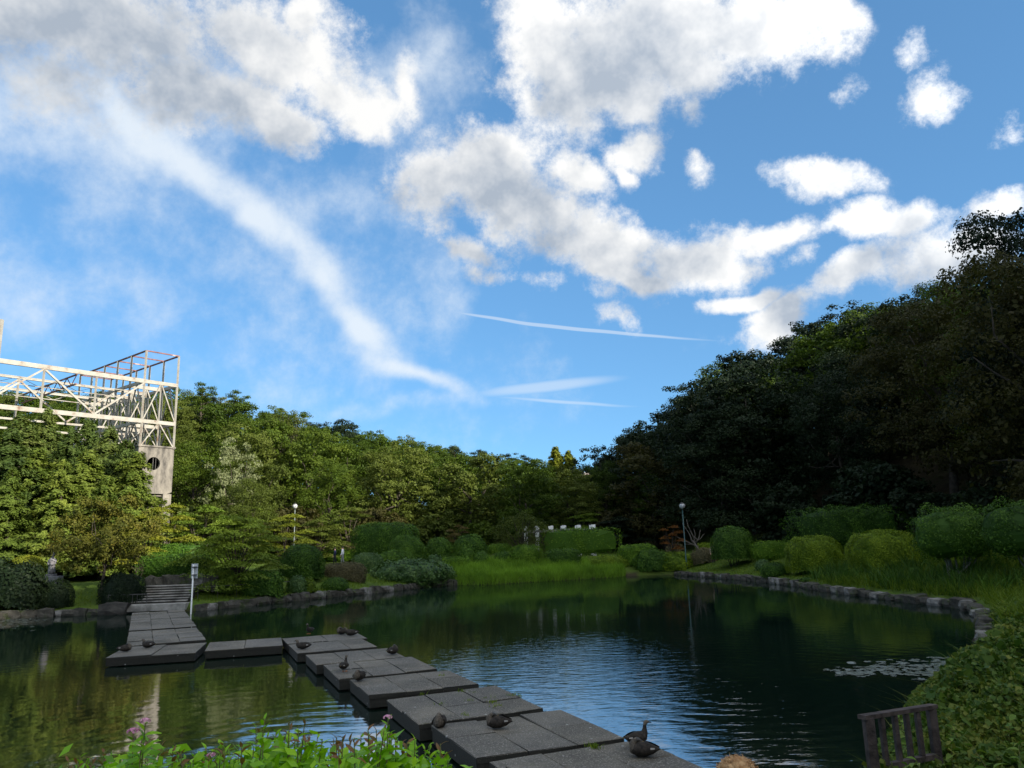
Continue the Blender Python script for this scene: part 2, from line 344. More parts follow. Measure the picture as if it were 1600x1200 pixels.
def make_special_materials():
    # steel: cream paint with rust runs
    m, t, out = material('cream_paint_with_rust'); w = MT(t); tc = w.n('ShaderNodeTexCoord')
    f = w.noise(1.1, 8, .68, tc.outputs['Object'])
    w.bsdf(out, w.ramp(f, [(.40, (.29, .278, .25)), (.56, (.24, .222, .19)), (.68, (.14, .08, .05)), (.85, (.08, .045, .03))]), .6, w.bump(w.noise(12, 4, .6, tc.outputs['Object']), .2, .01), .3)
    M['steel'] = m
    m, t, out = material('rusty_purlin_steel'); w = MT(t); tc = w.n('ShaderNodeTexCoord')
    f = w.noise(1.5, 7, .65, tc.outputs['Object'])
    w.bsdf(out, w.ramp(f, [(.36, (.10, .045, .035)), (.58, (.21, .10, .085)), (.72, (.48, .40, .34))]), .75, None, .2)
    M['rust_steel'] = m
    # stained concrete of the tower
    m, t, out = material('stained_concrete'); w = MT(t); tc = w.n('ShaderNodeTexCoord')
    mp = w.n('ShaderNodeMapping'); mp.inputs['Scale'].default_value = (1, 1, .35); w.l(tc.outputs['Object'], mp.inputs[0])
    f = w.noise(.8, 8, .68, mp.outputs[0])
    w.bsdf(out, w.ramp(f, [(.40, (.060, .056, .052)), (.50, (.14, .128, .112)), (.66, (.235, .215, .185))]), .9, w.bump(w.noise(7, 5, .6, tc.outputs['Object']), .5, .02), .2)
    M['tower'] = m
    # walkway tiles: dark wet-looking concrete with pale speckle, lichen and moss
    m, t, out = material('walkway_concrete'); w = MT(t); tc = w.n('ShaderNodeTexCoord'); oi = w.n('ShaderNodeObjectInfo')
    ge = w.n('ShaderNodeNewGeometry')
    f = w.noise(.9, 7, .62, ge.outputs['Position'])
    base = w.ramp(f, [(.30, (.036, .031, .022)), (.5, (.086, .075, .056)), (.72, (.175, .153, .116))])
    base = w.mix(w.math('MULTIPLY', oi.outputs['Random'], .45), base, (.11, .105, .095))
    sp = w.noise(38, 3, .7, ge.outputs['Position'])
    base = w.mix(w.math('MULTIPLY', w.math('GREATER_THAN', sp, .585), .6), base, (.36, .335, .29))
    mo = w.noise(2.6, 6, .7, ge.outputs['Position'])
    base = w.mix(w.math('MULTIPLY', w.math('SUBTRACT', mo, .60, clamp=True), 4.5, clamp=True), base, (.055, .062, .022))
    sx = w.n('ShaderNodeSeparateXYZ'); w.l(ge.outputs['Position'], sx.inputs[0])
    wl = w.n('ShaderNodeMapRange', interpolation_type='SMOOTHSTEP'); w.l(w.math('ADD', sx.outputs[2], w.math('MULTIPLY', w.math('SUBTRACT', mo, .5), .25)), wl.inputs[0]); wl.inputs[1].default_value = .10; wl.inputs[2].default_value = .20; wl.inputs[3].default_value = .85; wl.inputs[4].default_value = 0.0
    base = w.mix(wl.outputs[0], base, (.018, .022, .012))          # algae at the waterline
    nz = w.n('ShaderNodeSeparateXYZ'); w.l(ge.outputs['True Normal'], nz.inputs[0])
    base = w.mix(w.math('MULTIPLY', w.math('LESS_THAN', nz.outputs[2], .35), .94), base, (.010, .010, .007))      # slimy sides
    dr = w.n('ShaderNodeTexVoronoi'); dr.inputs['Scale'].default_value = 3.1; w.l(ge.outputs['Position'], dr.inputs['Vector'])
    base = w.mix(w.math('MULTIPLY', w.math('LESS_THAN', dr.outputs['Distance'], .075), .7), base, (.42, .41, .38))   # bird droppings
    w.bsdf(out, base, .82, w.bump(w.math('ADD', w.noise(30, 4, .65, ge.outputs['Position']), w.math('MULTIPLY', sp, .6)), .7, .012), .35)
    M['walk'] = m
    # ground
    m, t, out = material('grassy_ground'); w = MT(t); tc = w.n('ShaderNodeTexCoord'); a = w.n('ShaderNodeAttribute'); a.attribute_name = 'tone'
    g = w.ramp(w.noise(.55, 8, .65, tc.outputs['Object']), [(.30, (.050, .070, .016)), (.5, (.068, .115, .016)), (.72, (.115, .155, .028))])
    d = w.ramp(w.noise(.8, 7, .65, tc.outputs['Object']), [(.3, (.020, .017, .010)), (.7, (.060, .050, .028))])
    n1 = w.noise(.35, 5, .6, tc.outputs['Object'])
    fac = w.math('ADD', a.outputs['Fac'], w.math('MULTIPLY', w.math('SUBTRACT', n1, .5), .9), clamp=True)
    w.bsdf(out, w.mix(fac, g, d), .95, w.bump(w.noise(9, 6, .7, tc.outputs['Object']), .9, .10), .1)
    M['ground'] = m
    # path
    M['path'] = rough_mat('pale_gravel_path', (.16, .145, .12), (.28, .255, .215), 2, .95, .5, .01)
    # water
    m, t, out = material('pond_water'); w = MT(t); ge = w.n('ShaderNodeNewGeometry'); pos = ge.outputs['Position']
    mp = w.n('ShaderNodeMapping'); mp.inputs['Scale'].default_value = (.75, 1.25, 1); mp.inputs['Rotation'].default_value = (0, 0, .25); w.l(pos, mp.inputs[0])
    n1 = w.noise(2.3, 3, .5, mp.outputs[0]); n2 = w.noise(.55, 2, .5, mp.outputs[0]); n3 = w.noise(7.0, 2, .5, mp.outputs[0])
    rings = []
    for (cx, cy, sc, amp) in ((4.6, 17.5, 3.0, .55), (-3.2, 12.5, 2.6, .55), (3.0, 25.0, 2.2, .30)):
        v = w.n('ShaderNodeVectorMath', operation='SUBTRACT'); w.l(pos, v.inputs[0]); v.inputs[1].default_value = (cx, cy, 0)
        wd = w.n('ShaderNodeVectorMath', operation='LENGTH'); w.l(v.outputs[0], wd.inputs[0]); r = wd.outputs['Value']
        ph = w.math('ADD', w.math('MULTIPLY', r, sc * 3.6), w.math('MULTIPLY', n2, 9.0))
        env = w.math('DIVIDE', amp, w.math('ADD', 1.0, w.math('MULTIPLY', w.math('MULTIPLY', r, r), .035)))
        rings.append(w.math('MULTIPLY', w.math('SINE', ph), env))
    patch = w.n('ShaderNodeMapRange', interpolation_type='SMOOTHSTEP'); w.l(w.noise(.10, 2, .5, pos), patch.inputs[0])
    patch.inputs[1].default_value = .40; patch.inputs[2].default_value = .62; patch.inputs[3].default_value = .18; patch.inputs[4].default_value = 1.0
    h = w.math('ADD', w.math('MULTIPLY', n1, 1.0), w.math('MULTIPLY', n3, .16))
    h = w.math('ADD', h, w.math('MULTIPLY', n2, .8))
    h = w.math('MULTIPLY', h, patch.outputs[0])
    for r in rings: h = w.math('ADD', h, w.math('MULTIPLY', r, .42))
    # a breeze roughens the open water beside the slabs
    v = w.n('ShaderNodeVectorMath', operation='SUBTRACT'); w.l(pos, v.inputs[0]); v.inputs[1].default_value = (2.6, 21.5, 0)
    v2 = w.n('ShaderNodeVectorMath', operation='MULTIPLY'); w.l(v.outputs[0], v2.inputs[0]); v2.inputs[1].default_value = (.17, .115, 0)
    q = w.n('ShaderNodeVectorMath', operation='DOT_PRODUCT'); w.l(v2.outputs[0], q.inputs[0]); w.l(v2.outputs[0], q.inputs[1])
    breeze = w.math('DIVIDE', 1.0, w.math('ADD', 1.0, w.math('POWER', w.math('ADD', q.outputs['Value'], w.math('MULTIPLY', n2, .6)), 2.0)))
    mp2 = w.n('ShaderNodeMapping'); mp2.inputs['Scale'].default_value = (.45, 1.5, 1); mp2.inputs['Rotation'].default_value = (0, 0, -.1); w.l(pos, mp2.inputs[0])
    h = w.math('ADD', h, w.math('MULTIPLY', w.math('MULTIPLY', w.noise(3.4, 3, .55, mp2.outputs[0]), breeze), 2.6))
    nrm = w.bump(h, 1.0, .0055)
    murk = w.ramp(w.noise(.16, 3, .5, pos), [(.35, (.002, .008, .006)), (.55, (.004, .012, .008)), (.75, (.011, .016, .006))])
    p = w.bsdf(out, murk, .035, nrm, .5); p.inputs['IOR'].default_value = 6.0
    M['water'] = m
make_special_materials()

# ------------------------------------------------------------------ pond outline, terrain
SHORE = [(-28.3,42.8),(-25.6,44.1),(-22.2,44.5),(-18.6,44.5),(-17.4,46.2),(-15.3,49.1),(-13.8,51.2),(-11.9,53.9),(-9.8,56.9),(-7.5,61.1),(-5.2,63.3),(-2.5,62.0),
         (2.7,64.8),(7.8,67.1),(9.8,69.4),(14.1,69.1),(17.0,57.6),(18.0,49.9),(17.7,45.2),(18.4,37.5),(19.0,33.4),(17.9,30.5),(15.2,25.5),(12.4,21.3),(9.65,18.0),(8.6,16.7),
         (5.9,12.6),(4.5,10.0),(2.2,8.7),(-1.0,8.0),(-6.0,8.2),(-13,9.5),(-21,13),(-28,19),(-33,27),(-34,35),(-32,41)]
FOOT = [(6,140),(12,112),(19,92),(25.5,73),(32,55),(36.5,42),(40,28),(42,12),(40,-8),(34,-30),(20,-55),(0,-75),(-20,-95),(-20,-400),(700,-400),(700,500),(60,500),(6,200)]
def sdist(P, poly):                              # signed distance, positive outside
    P = np.asarray(P, float); poly = np.asarray(poly, float); d = np.full(len(P), 1e9); ins = np.zeros(len(P), bool)
    for i in range(len(poly)):
        a, b = poly[i - 1], poly[i]; e = b - a; w = P - a
        t = np.clip((w @ e) / (e @ e), 0, 1); d = np.minimum(d, np.hypot(*(w - t[:, None] * e).T))
        c = ((a[1] > P[:, 1]) != (b[1] > P[:, 1])) & (P[:, 0] < (b[0] - a[0]) * (P[:, 1] - a[1]) / (b[1] - a[1] + 1e-12) + a[0]); ins ^= c
    return np.where(ins, -d, d)
def ss(a, b, x): t = np.clip((np.asarray(x, float) - a) / (b - a), 0, 1); return t * t * (3 - 2 * t)
def wob(x, y, s, k): return np.sin(x * s + k) * np.cos(y * s * 1.13 + k * 2.1) + .5 * np.sin(x * s * 2.3 + y * s * 1.7 + k)
STEP0 = np.array([-20.75, 44.9]); STEP_D = np.array([-.10, .995])         # foot of the stairs and their direction
def height(P):
    P = np.asarray(P, float).reshape(-1, 2); x, y = P[:, 0], P[:, 1]
    d = sdist(P, SHORE)
    h = np.where(d > 0, .10 + .34 * ss(0, .5, d) + 1.12 * ss(.6, 6.5, d), np.clip(d / .6, -1, 0) * .8 + .10 * (d > -.1))
    h = np.where(d > 0, h, np.minimum(h, .1 + d * 1.2))
    e = -sdist(P, FOOT)
    hr = np.where(e > 0, (32 + 8 * ss(48, 25, y)) * (1 - np.exp(-np.maximum(e, 0) * (.75 + .95 * ss(48, 25, y)) / 36)), 0)
    cross = np.interp(x, [-160, -90, -60, -20, 0, 25], [24, 21, 17.5, 8.5, 5, 4])
    hl = cross * ss(82, 140, y + .12 * np.abs(x)) * (1 - .0 * x)
    side = 14 * ss(60, 120, -x) * ss(-40, 60, y)
    h = h + np.where(d > 3, np.maximum(np.maximum(hr, hl), side) + .25 * wob(x, y, .21, 1.3) * ss(4, 12, d) * .5, 0)
    # seat of the stairs
    q = P - STEP0; s = q @ STEP_D; t = q @ np.array([STEP_D[1], -STEP_D[0]])
    inst = (np.abs(t) < 1.75) & (s > -.6) & (s < 3.2)
    h = np.where(inst & (d > .1), np.minimum(h, .30 + .30 * np.clip(s - .35, 0, 3)), h)
    return h
def hz(x, y): return float(height([(x, y)])[0])
def axis(lo, hi, fine, glo, ghi):
    inner = np.arange(lo, hi + .01, fine); g = 1.16
    up = [inner[-1]]; st = fine
    while up[-1] < ghi: st *= g; up.append(up[-1] + st)
    dn = [inner[0]]; st = fine
    while dn[-1] > glo: st *= g; dn.append(dn[-1] - st)
    return np.concatenate([dn[::-1][:-1], inner, up[1:]])
gx, gy = axis(-38, 30, .5, -1800, 1800), axis(-2, 76, .5, -900, 2500)
GX, GY = np.meshgrid(gx, gy); PP = np.stack([GX.ravel(), GY.ravel()], 1); HH = height(PP)
nx, ny = len(gx), len(gy); I = np.arange(nx * ny).reshape(ny, nx)
QF = np.stack([I[:-1, :-1], I[:-1, 1:], I[1:, 1:], I[1:, :-1]], -1).reshape(-1, 4)
litter = np.clip(np.maximum(ss(0, 5, -sdist(PP, FOOT)), ss(84, 100, PP[:, 1])), 0, 1)
dsh = sdist(PP, SHORE); litter = np.maximum(litter, np.where(dsh < .15, .95, 0)); litter = np.maximum(litter, .8 * (PP[:, 0] > 3) * (PP[:, 1] < 27) * (PP[:, 1] > -5))
ground = structure(link('ground', new_mesh('ground', np.column_stack([PP, HH]), QF, litter, True), M['ground']))
wp = np.array([(-45, 2), (30, 2), (30, 80), (-45, 80)])
water = structure(link('water', new_mesh('water', [(x, y, 0) for x, y in wp], [(0, 1, 2, 3)]), M['water']))

# ------------------------------------------------------------------ foliage builders
def unit(v): return v / (np.linalg.norm(v, axis=-1, keepdims=True) + 1e-9)
def sph(n, r=rng): return unit(r.normal(size=(n, 3)))
def cards(C, N, L, Wd, tdir=None, r=rng):
    """leaf-shaped diamonds: centre, normal, length, width, optional growth direction"""
    n = len(C); T = r.normal(size=(n, 3)) if tdir is None else tdir + r.normal(size=(n, 3)) * .25
    N = unit(N); T = unit(T - (T * N).sum(1, keepdims=True) * N); B = np.cross(N, T)
    L = np.broadcast_to(np.asarray(L, float), (n,))[:, None]; Wd = np.broadcast_to(np.asarray(Wd, float), (n,))[:, None]
    V = np.stack([C - T * L / 2, C + B * Wd / 2 - T * L * .06, C + T * L / 2, C - B * Wd / 2 - T * L * .06], 1).reshape(-1, 3)
    return V, np.arange(4 * n).reshape(n, 4)
def foliage_mesh(name, C, N, L, Wd, tone, tdir=None, extra=None, r=rng):
    V, F = cards(C, N, L, Wd, tdir, r); T = np.repeat(np.clip(tone, 0, 1), 4)
    if extra is not None:
        ev, ef, et = extra; F = [F, np.asarray(ef) + len(V)]; V = np.concatenate([V, ev]); T = np.concatenate([T, np.full(len(ev), et)])
    return new_mesh(name, V, F, T)
def clump_leaves(centers, radii, per, flat, r, outward=None, upbias=.5, jitter=.7):
    """leaves in clumps; returns centres, normals, tone"""
    k = len(centers); c = np.repeat(centers, per, 0); R = np.repeat(radii, per)
    d = sph(k * per, r); rad = r.random(k * per) ** .45
    o = d * (rad * R)[:, None]; o[:, 2] *= flat
    N = d * .6 + r.normal(size=d.shape) * jitter; N[:, 2] += upbias
    if outward is not None: N += np.repeat(outward, per, 0) * .8
    tone = np.repeat(np.clip(r.normal(.5, .22, k), 0, 1), per) * .75 + r.random(k * per) * .25
    return c + o, N, tone
def limb(a, base, tip, r0, r1, r, bend=.15, seg=4):
    P = [np.array(base) + (np.array(tip) - np.array(base)) * t for t in np.linspace(0, 1, seg + 1)]
    L = np.linalg.norm(np.array(tip) - np.array(base))
    for i in range(1, seg): P[i] = P[i] + r.normal(size=3) * L * bend * .35 + np.array([0, 0, -L * bend * .3 * math.sin(math.pi * i / seg)])
    a.tube(P, np.linspace(r0, r1, seg + 1), 6)
def broadleaf(seed, Hh=12., Rr=4.2, lobes=13, leaf=.30, per=62, clumps=150, low=.28, airy=False, flat=.7):
    r = np.random.default_rng(seed); a = Acc()
    zc = Hh * (low + (1 - low) / 2); rz = Hh * (1 - low) / 2
    lob = []
    for i in range(lobes):
        t = (i + .5) / lobes; z = zc + rz * (2 * t - 1) * .80
        rr = Rr * math.sqrt(max(.05, 1 - ((z - zc) / rz) ** 2)) * r.uniform(.35, .72)
        ang = i * 2.4 + r.uniform(-.5, .5); lob.append((rr * math.cos(ang), rr * math.sin(ang), z))
    lob = np.array(lob); lr = Rr * r.uniform(.34, .55, lobes)
    trunk_top = np.array([r.normal() * .3, r.normal() * .3, Hh * .55])
    a.tube([(0, 0, -.6), (0, 0, .3), tuple(trunk_top * [.4, .4, .5]), tuple(trunk_top)], [Hh * .026, Hh * .020, Hh * .014, Hh * .008], 8)
    for p in lob[r.permutation(lobes)[:9]]:
        limb(a, trunk_top * np.array([.6, .6, r.uniform(.45, .95)]), p, Hh * .008, Hh * .002, r)
    trunk = a.mesh('trunk', True)
    li = r.integers(0, lobes, clumps); d = sph(clumps, r); d[:, 2] = np.where(d[:, 2] < -.35, -d[:, 2], d[:, 2]); d = unit(d)
    cc = lob[li] + d * (lr[li] * r.uniform(.72, 1.05, clumps))[:, None] * np.array([1, 1, .8])
    C, N, T = clump_leaves(cc, Rr * r.uniform(.11, .20, clumps) * (.85 if airy else 1), per, flat, r, d * .9, .22)
    if not airy:                                 # inner foliage so that the crown does not read hollow
        k = 1300; pick = r.integers(0, lobes, k); ci = lob[pick] + sph(k, r) * (lr[pick] * r.random(k) ** .4 * .8)[:, None]
        C = np.concatenate([C, ci]); N = np.concatenate([N, sph(k, r)]); T = np.concatenate([T, r.random(k) * .4 + .2])
        L = np.concatenate([r.uniform(.7, 1.25, len(C) - k) * leaf, np.full(k, leaf * 1.9)])
    else: L = r.uniform(.7, 1.25, len(C)) * leaf
    return trunk, foliage_mesh('crown', C, N, L, L * .62, T, r=r), Hh, Rr
def conifer(seed, Hh=13., Rr=3.2, whorls=38, leaf=.26, droop=.28, sparse=3.4, narrow=.8, low=.1):
    r = np.random.default_rng(seed); a = Acc(); a.tube([(0, 0, -.6), (0, 0, Hh * .5), (0, 0, Hh * .985)], [Hh * .02, Hh * .012, .02], 7)
    C = []; D = []; T = []
    for i in range(whorls):
        t = low + (1 - low) * (i + r.random()) / whorls; z = Hh * t
        Lb = Rr * (1 - t) ** narrow * r.uniform(.5, 1.2) + .25
        for k in range(r.integers(4, 7)):
            ang = r.uniform(0, 2 * math.pi); u = np.array([math.cos(ang), math.sin(ang), 0]); s = np.array([-u[1], u[0], 0]); tn = np.clip(r.normal(.5, .2), 0, 1)
            tip = u * Lb + np.array([0, 0, z - droop * Lb + .10 * Lb]); base = np.array([0, 0, z])
            if k < 2 and Lb > .8: limb(a, base, tip, .045, .012, r, .05, 2)
            n = max(6, int(26 * sparse * Lb))
            q = r.random(n) ** .7; wv = (1 - q * .75) * Lb * .30
            off = r.uniform(-1, 1, n)
            p = base + np.outer(q, tip - base) + np.outer(off * wv, s); p[:, 2] += .12 * np.sin(q * 3) * Lb - np.abs(off) * wv * .25 + r.normal(size=n) * .15
            C.append(p); D.append(u * .9 + np.outer(off, s) * .8 + np.array([0, 0, -.25])); T.append(np.clip(tn * .7 + r.random(n) * .3, 0, 1))
    C = np.concatenate(C); D = np.concatenate(D); T = np.concatenate(T); n = len(C)
    N = r.normal(size=(n, 3)) * .5 + np.array([0, 0, .65]) + unit(C * [1, 1, 0]) * .75
    L = leaf * r.uniform(.6, 1.3, n)
    return a.mesh('trunk', True), foliage_mesh('crown', C, N, L, L * .42, T, D, r=r), Hh, Rr
def layered(seed, Hh=6., Rr=3.5, pads=15, leaf=.17, per=1000, low=.2, stems=3, droop=.25):
    """maple-like: flat foliage pads one above another"""
    r = np.random.default_rng(seed); a = Acc(); C = []; N = []; T = []
    st = [np.array([r.normal() * .12, r.normal() * .12, -.4]) for _ in range(stems)]
    for i in range(pads):
        t = (i + .5) / pads; z = Hh * (low + (1 - low) * t) - .15
        reach = Rr * (1 - t ** 2.2) ** .5 * r.uniform(.45, .85); ang = i * 2.39996 + r.uniform(-.4, .4)
        c = np.array([reach * math.cos(ang), reach * math.sin(ang), z]); pr = Rr * r.uniform(.38, .60) * (1 - .35 * t)
        b = st[i % stems]; mid = b * .5 + np.array([c[0] * .25, c[1] * .25, z * .55]); a.tube([b, mid, c * [.8, .8, 1] - [0, 0, .1], c], [.075, .05, .025, .01], 6)
        q = r.random(per) ** .55; an = r.uniform(0, 2 * math.pi, per); wobble = 1 + .22 * np.sin(an * 3 + i) + .15 * np.sin(an * 7 + i * 2)
        p = np.column_stack([q * pr * wobble * np.cos(an), q * pr * wobble * np.sin(an) * .85, -droop * pr * q ** 2 + r.normal(size=per) * .07 * (1.2 - q)])
        C.append(c + p); N.append(r.normal(size=(per, 3)) * .45 + np.array([0, 0, 1]) + np.column_stack([p[:, :2] / pr * .3, np.zeros(per)])); T.append(np.clip(r.normal(.5, .18) * .7 + r.random(per) * .3, 0, 1))
    C, N, T = np.concatenate(C), np.concatenate(N), np.concatenate(T); L = leaf * r.uniform(.7, 1.3, len(C))
    return a.mesh('trunk', True), foliage_mesh('crown', C, N, L, L * .6, T, r=r), Hh, Rr
def pine(seed, Hh=14., Rr=3.4):
    r = np.random.default_rng(seed); a = Acc(); a.tube([(0, 0, -.6), (.2, .1, Hh * .4), (-.1, .2, Hh * .75), (0, 0, Hh * .98)], [.3, .22, .14, .04], 8)
    cs = []; rs = []
    for i in range(26):
        t = .42 + .58 * (i + r.random()) / 26; reach = Rr * (1.08 - t) ** .6 * r.uniform(.5, 1.25); ang = i * 2.4 + r.uniform(-.5, .5)
        tip = np.array([reach * math.cos(ang), reach * math.sin(ang), Hh * t + .25]); limb(a, (0, 0, Hh * t - .5), tip, .06, .02, r, .15, 3)
        for k in range(3): cs.append(tip + r.normal(size=3) * [.5, .5, .15]); rs.append(r.uniform(.5, .85))
    C, N, T = clump_leaves(np.array(cs), np.array(rs), 70, .42, r, None, .7, .8)
    L = .34 * r.uniform(.7, 1.2, len(C))
    return a.mesh('trunk', True), foliage_mesh('crown', C, N, L, L * .30, T, r=r), Hh, Rr
def bare(seed, Hh=8., spread=2.2, n=70):
    r = np.random.default_rng(seed); a = Acc(); a.tube([(0, 0, -.5), (.1, 0, Hh * .25), (.2, .1, Hh * .45)], [.14, .11, .07], 7); b = Acc()
    for i in range(n):
        t = r.random(); an = r.uniform(0, 6.283); base = np.array([.1, 0, Hh * (.25 + .25 * t)]); tip = np.array([math.cos(an) * spread * r.uniform(.3, 1), math.sin(an) * spread * r.uniform(.3, 1), Hh * r.uniform(.55, 1)])
        limb(b, base, tip, .035, .006, r, .12, 3)
    return a.mesh('trunk', True), b.mesh('crown', True), Hh, spread

OAK = [broadleaf(100 + i, 12, 4.3, (11, 16, 20, 14, 24)[i], (.25, .20, .17, .23, .19)[i], (80, 104, 118, 78, 92)[i], (160, 190, 230, 210, 260)[i], .08, False, (.7, .5, .85, .6, .45)[i]) for i in range(5)]
AIRY = [broadleaf(150 + i, 11, 3.8, 15, .24, 46, 130, .22, True) for i in range(2)]
CON = [conifer(200 + i) for i in range(3)]
DAWN = [conifer(230, 14, 2.6, 60, .30, .05, 3.6, .8)]
FINE = [broadleaf(120 + i, 12, 4.3, 17, .15, 120, 300, .06) for i in range(3)]
MAPLE = [layered(300 + i) for i in range(3)]
PINE = [pine(400 + i) for i in range(2)]
BARE = [bare(500, 9, 2.4, 90)]
def plant(proto, mat, loc, h, label, cat='tree', name='broadleaf_tree', group=None, rz=None, wide=1.0, bark='bark'):
    """one tree: an Empty at its foot with its trunk and crown, scaled to the height h"""
    tr, cr, Hh, Rr = proto; s = h / Hh
    o = thing(name, label, cat, loc, rng.uniform(0, 6.28) if rz is None else rz, group, (s * wide, s * wide, s))
    key = cr.name + '|' + mat
    if key not in MESHES:
        m = cr if not cr.materials else cr.copy(); m.materials.clear(); m.materials.append(M[mat]); MESHES[key] = m
    link('trunk', tr, M[bark], o); link('crown', MESHES[key], None, o)
    return o
MESHES = {}

# ------------------------------------------------------------------ the wooded hills
SKYX = [-400, 0, 240, 290, 340, 430, 500, 560, 640, 700, 760, 800, 840, 880, 905, 930, 965, 1000, 1040, 1060, 1100, 1150, 1180, 1200, 1280, 1350, 1440, 1500, 1535, 1560, 1600, 1900]
SKYY = [600, 612, 615, 612, 618, 632, 645, 672, 688, 702, 711, 718, 724, 728, 745, 735, 712, 672, 655, 642, 610, 575, 556, 538, 492, 460, 424, 424, 392, 345, 322, 200]
def in_view(p): q = CRT @ (np.array(p, float) - [0, 0, EYE]); return q[2] < 0
def allowed(x, y):                               # height above ground that still stays under the skyline
    z = hz(x, y); px, _ = project((x, y, z))
    if y < 5 or px < -300 or px > 1850: return 99, z, px
    lim = np.interp(px, SKYX, SKYY)
    return at(px, lim, y).z - z, z, px
placed = []
def free(x, y, d):
    for (a, b, e) in placed:
        if (a - x) ** 2 + (b - y) ** 2 < (.5 * (d + e)) ** 2: return False
    return True
LEFT_G, RIGHT_G = 'trees of the sunlit left hillside', 'trees of the shaded right hillside'
LBL = {('oak', 0): 'sunlit green broadleaf tree in the woods on the far hillside', ('olive', 0): 'sunlit olive green broadleaf tree in the woods on the far hillside',
       ('oak_bronze', 0): 'bronze tinted broadleaf tree in the woods on the far hillside', ('oak_dark', 0): 'dark evergreen broadleaf tree in the woods on the far hillside',
       ('oak', 1): 'green broadleaf tree on the steep shaded hillside', ('olive', 1): 'olive green broadleaf tree on the steep shaded hillside',
       ('oak_bronze', 1): 'bronze leaved broadleaf tree on the steep shaded hillside', ('oak_dark', 1): 'dark evergreen broadleaf tree on the steep shaded hillside'}
def hill_tree(x, y, h, mat, side, wide=1.0):
    plant((FINE[rng.integers(3)] if side and 40 < y < 68 else OAK[rng.integers(5)]), mat, (x, y, hz(x, y) - .2), h, LBL[(mat, side)], 'tree', 'broadleaf_tree', (LEFT_G, RIGHT_G)[side], None, wide)
# trees whose tops draw the skyline: (pixel column, metres ahead, height)
count = 0
def fill(n, xr, yr, spacing, test, mats, p, side, hr):
    global count
    for _ in range(n):
        x, y = rng.uniform(*xr), rng.uniform(*yr)
        if not test(x, y) or not free(x, y, spacing): continue
        al, z, px = allowed(x, y); h = min(rng.uniform(*hr), al * (rng.uniform(.97, 1.03) if side == 0 else rng.uniform(.84, 1.05)))
        if h < 5: continue
        placed.append((x, y, spacing)); count += 1
        hill_tree(x, y, h, str(rng.choice(mats, p=p)), side, rng.uniform(.95, 1.25) * max(1.0, min(1.5, 10 / h)))
FOOTA = np.array(FOOT, float)
def on_right(x, y, a=3): return -sdist([(x, y)], FOOT)[0] > a
fill(2600, (-125, 30), (90, 150), 6.6, lambda x, y: not on_right(x, y, 0) and -.80 < x / y < .25, ['oak', 'olive', 'oak_bronze', 'oak_dark'], [.68, .26, .0, .06], 0, (9.5, 14.5))
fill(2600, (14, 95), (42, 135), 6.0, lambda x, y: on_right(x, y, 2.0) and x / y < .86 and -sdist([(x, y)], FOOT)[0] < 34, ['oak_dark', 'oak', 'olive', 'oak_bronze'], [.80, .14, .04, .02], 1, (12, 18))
# the same wooded slope goes on beside and behind the viewer
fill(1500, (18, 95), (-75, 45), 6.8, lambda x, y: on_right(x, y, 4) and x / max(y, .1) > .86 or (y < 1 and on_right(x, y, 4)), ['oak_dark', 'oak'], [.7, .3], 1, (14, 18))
print('hill trees', count)

# ------------------------------------------------------------------ single trees that can be told apart
def tree_px(proto, mat, px, top, Y, label, name, wide=1.0, group=None, cat='tree', rz=None, bark='bark', sink=0.0):
    p = at(px, top, Y); z = hz(p.x, p.y) - .1 - sink
    return plant(proto, mat, (p.x, p.y, z), p.z - z, label, cat, name, group, rz, wide, bark)
# tall conifers in front of the steel frame
for i, (px, top, Y, wd) in enumerate([(-20, 668, 60, 1.6), (18, 672, 57, 1.5), (35, 652, 66, 1.5), (60, 700, 58, 1.7), (140, 705, 58, 1.7), (195, 720, 60, 1.7), (48, 664, 62, 1.25), (75, 640, 64, 1.15), (112, 672, 60, 1.2), (140, 655, 66, 1.25), (172, 668, 63, 1.25), (198, 690, 61, 1.3), (216, 706, 59, 1.5), (100, 720, 55, 1.4), (20, 735, 54, 1.4), (170, 745, 56, 1.5)]):
    tree_px(CON[i % 3], 'conifer' if top > 695 else 'conifer_dark', px, top, Y, ['tall feathery green conifer in the clump before the steel frame', 'shorter feathery conifer at the front of the clump before the steel frame'][top > 695], 'conifer_tree', wd * 1.1, 'conifers before the steel frame')
tree_px(BARE[0], 'twig', 343, 612, 128, 'leafless grey tree poking above the sunlit hillside beside dark pines', 'bare_tree', .7, bark='twig')
for px, top, Y in ((318, 603, 120), (368, 615, 122), (710, 700, 126), (752, 705, 130), (795, 712, 128), (822, 714, 130)):
    tree_px(PINE[px % 2], 'oak_dark' if px > 500 else 'oak', px, top, Y, 'dark pine with layered branches on the crest of the sunlit hillside', 'pine_tree', 1.0, 'pines on the crest of the left hillside')
tree_px(BARE[0], 'twig', 455, 646, 118, 'leafless twiggy tree amid the green crowns of the sunlit hillside', 'bare_tree', 1.0, bark='twig')
tree_px(AIRY[0], 'pale', 370, 690, 88, 'silvery pale green tree among dark woods right of the concrete tower', 'pale_tree', .75)
tree_px(OAK[2], 'olive', 385, 752, 80, 'rounded olive green tree below the silvery pale tree', 'rounded_tree', 1.15)
for i, (px, top) in enumerate([(868, 700), (888, 706)]):
    tree_px(DAWN[0], 'yellow_green', px, top, 122, ['pointed olive green conifer, taller of a pair at the valley end', 'pointed yellow green conifer, shorter of a pair at the valley end'][i], 'pointed_conifer_tree', 1.7)
tree_px(AIRY[1], 'oak_dark', 930, 700, 105, 'airy open crowned tree before the pale distant building', 'open_crowned_tree', 1.0)
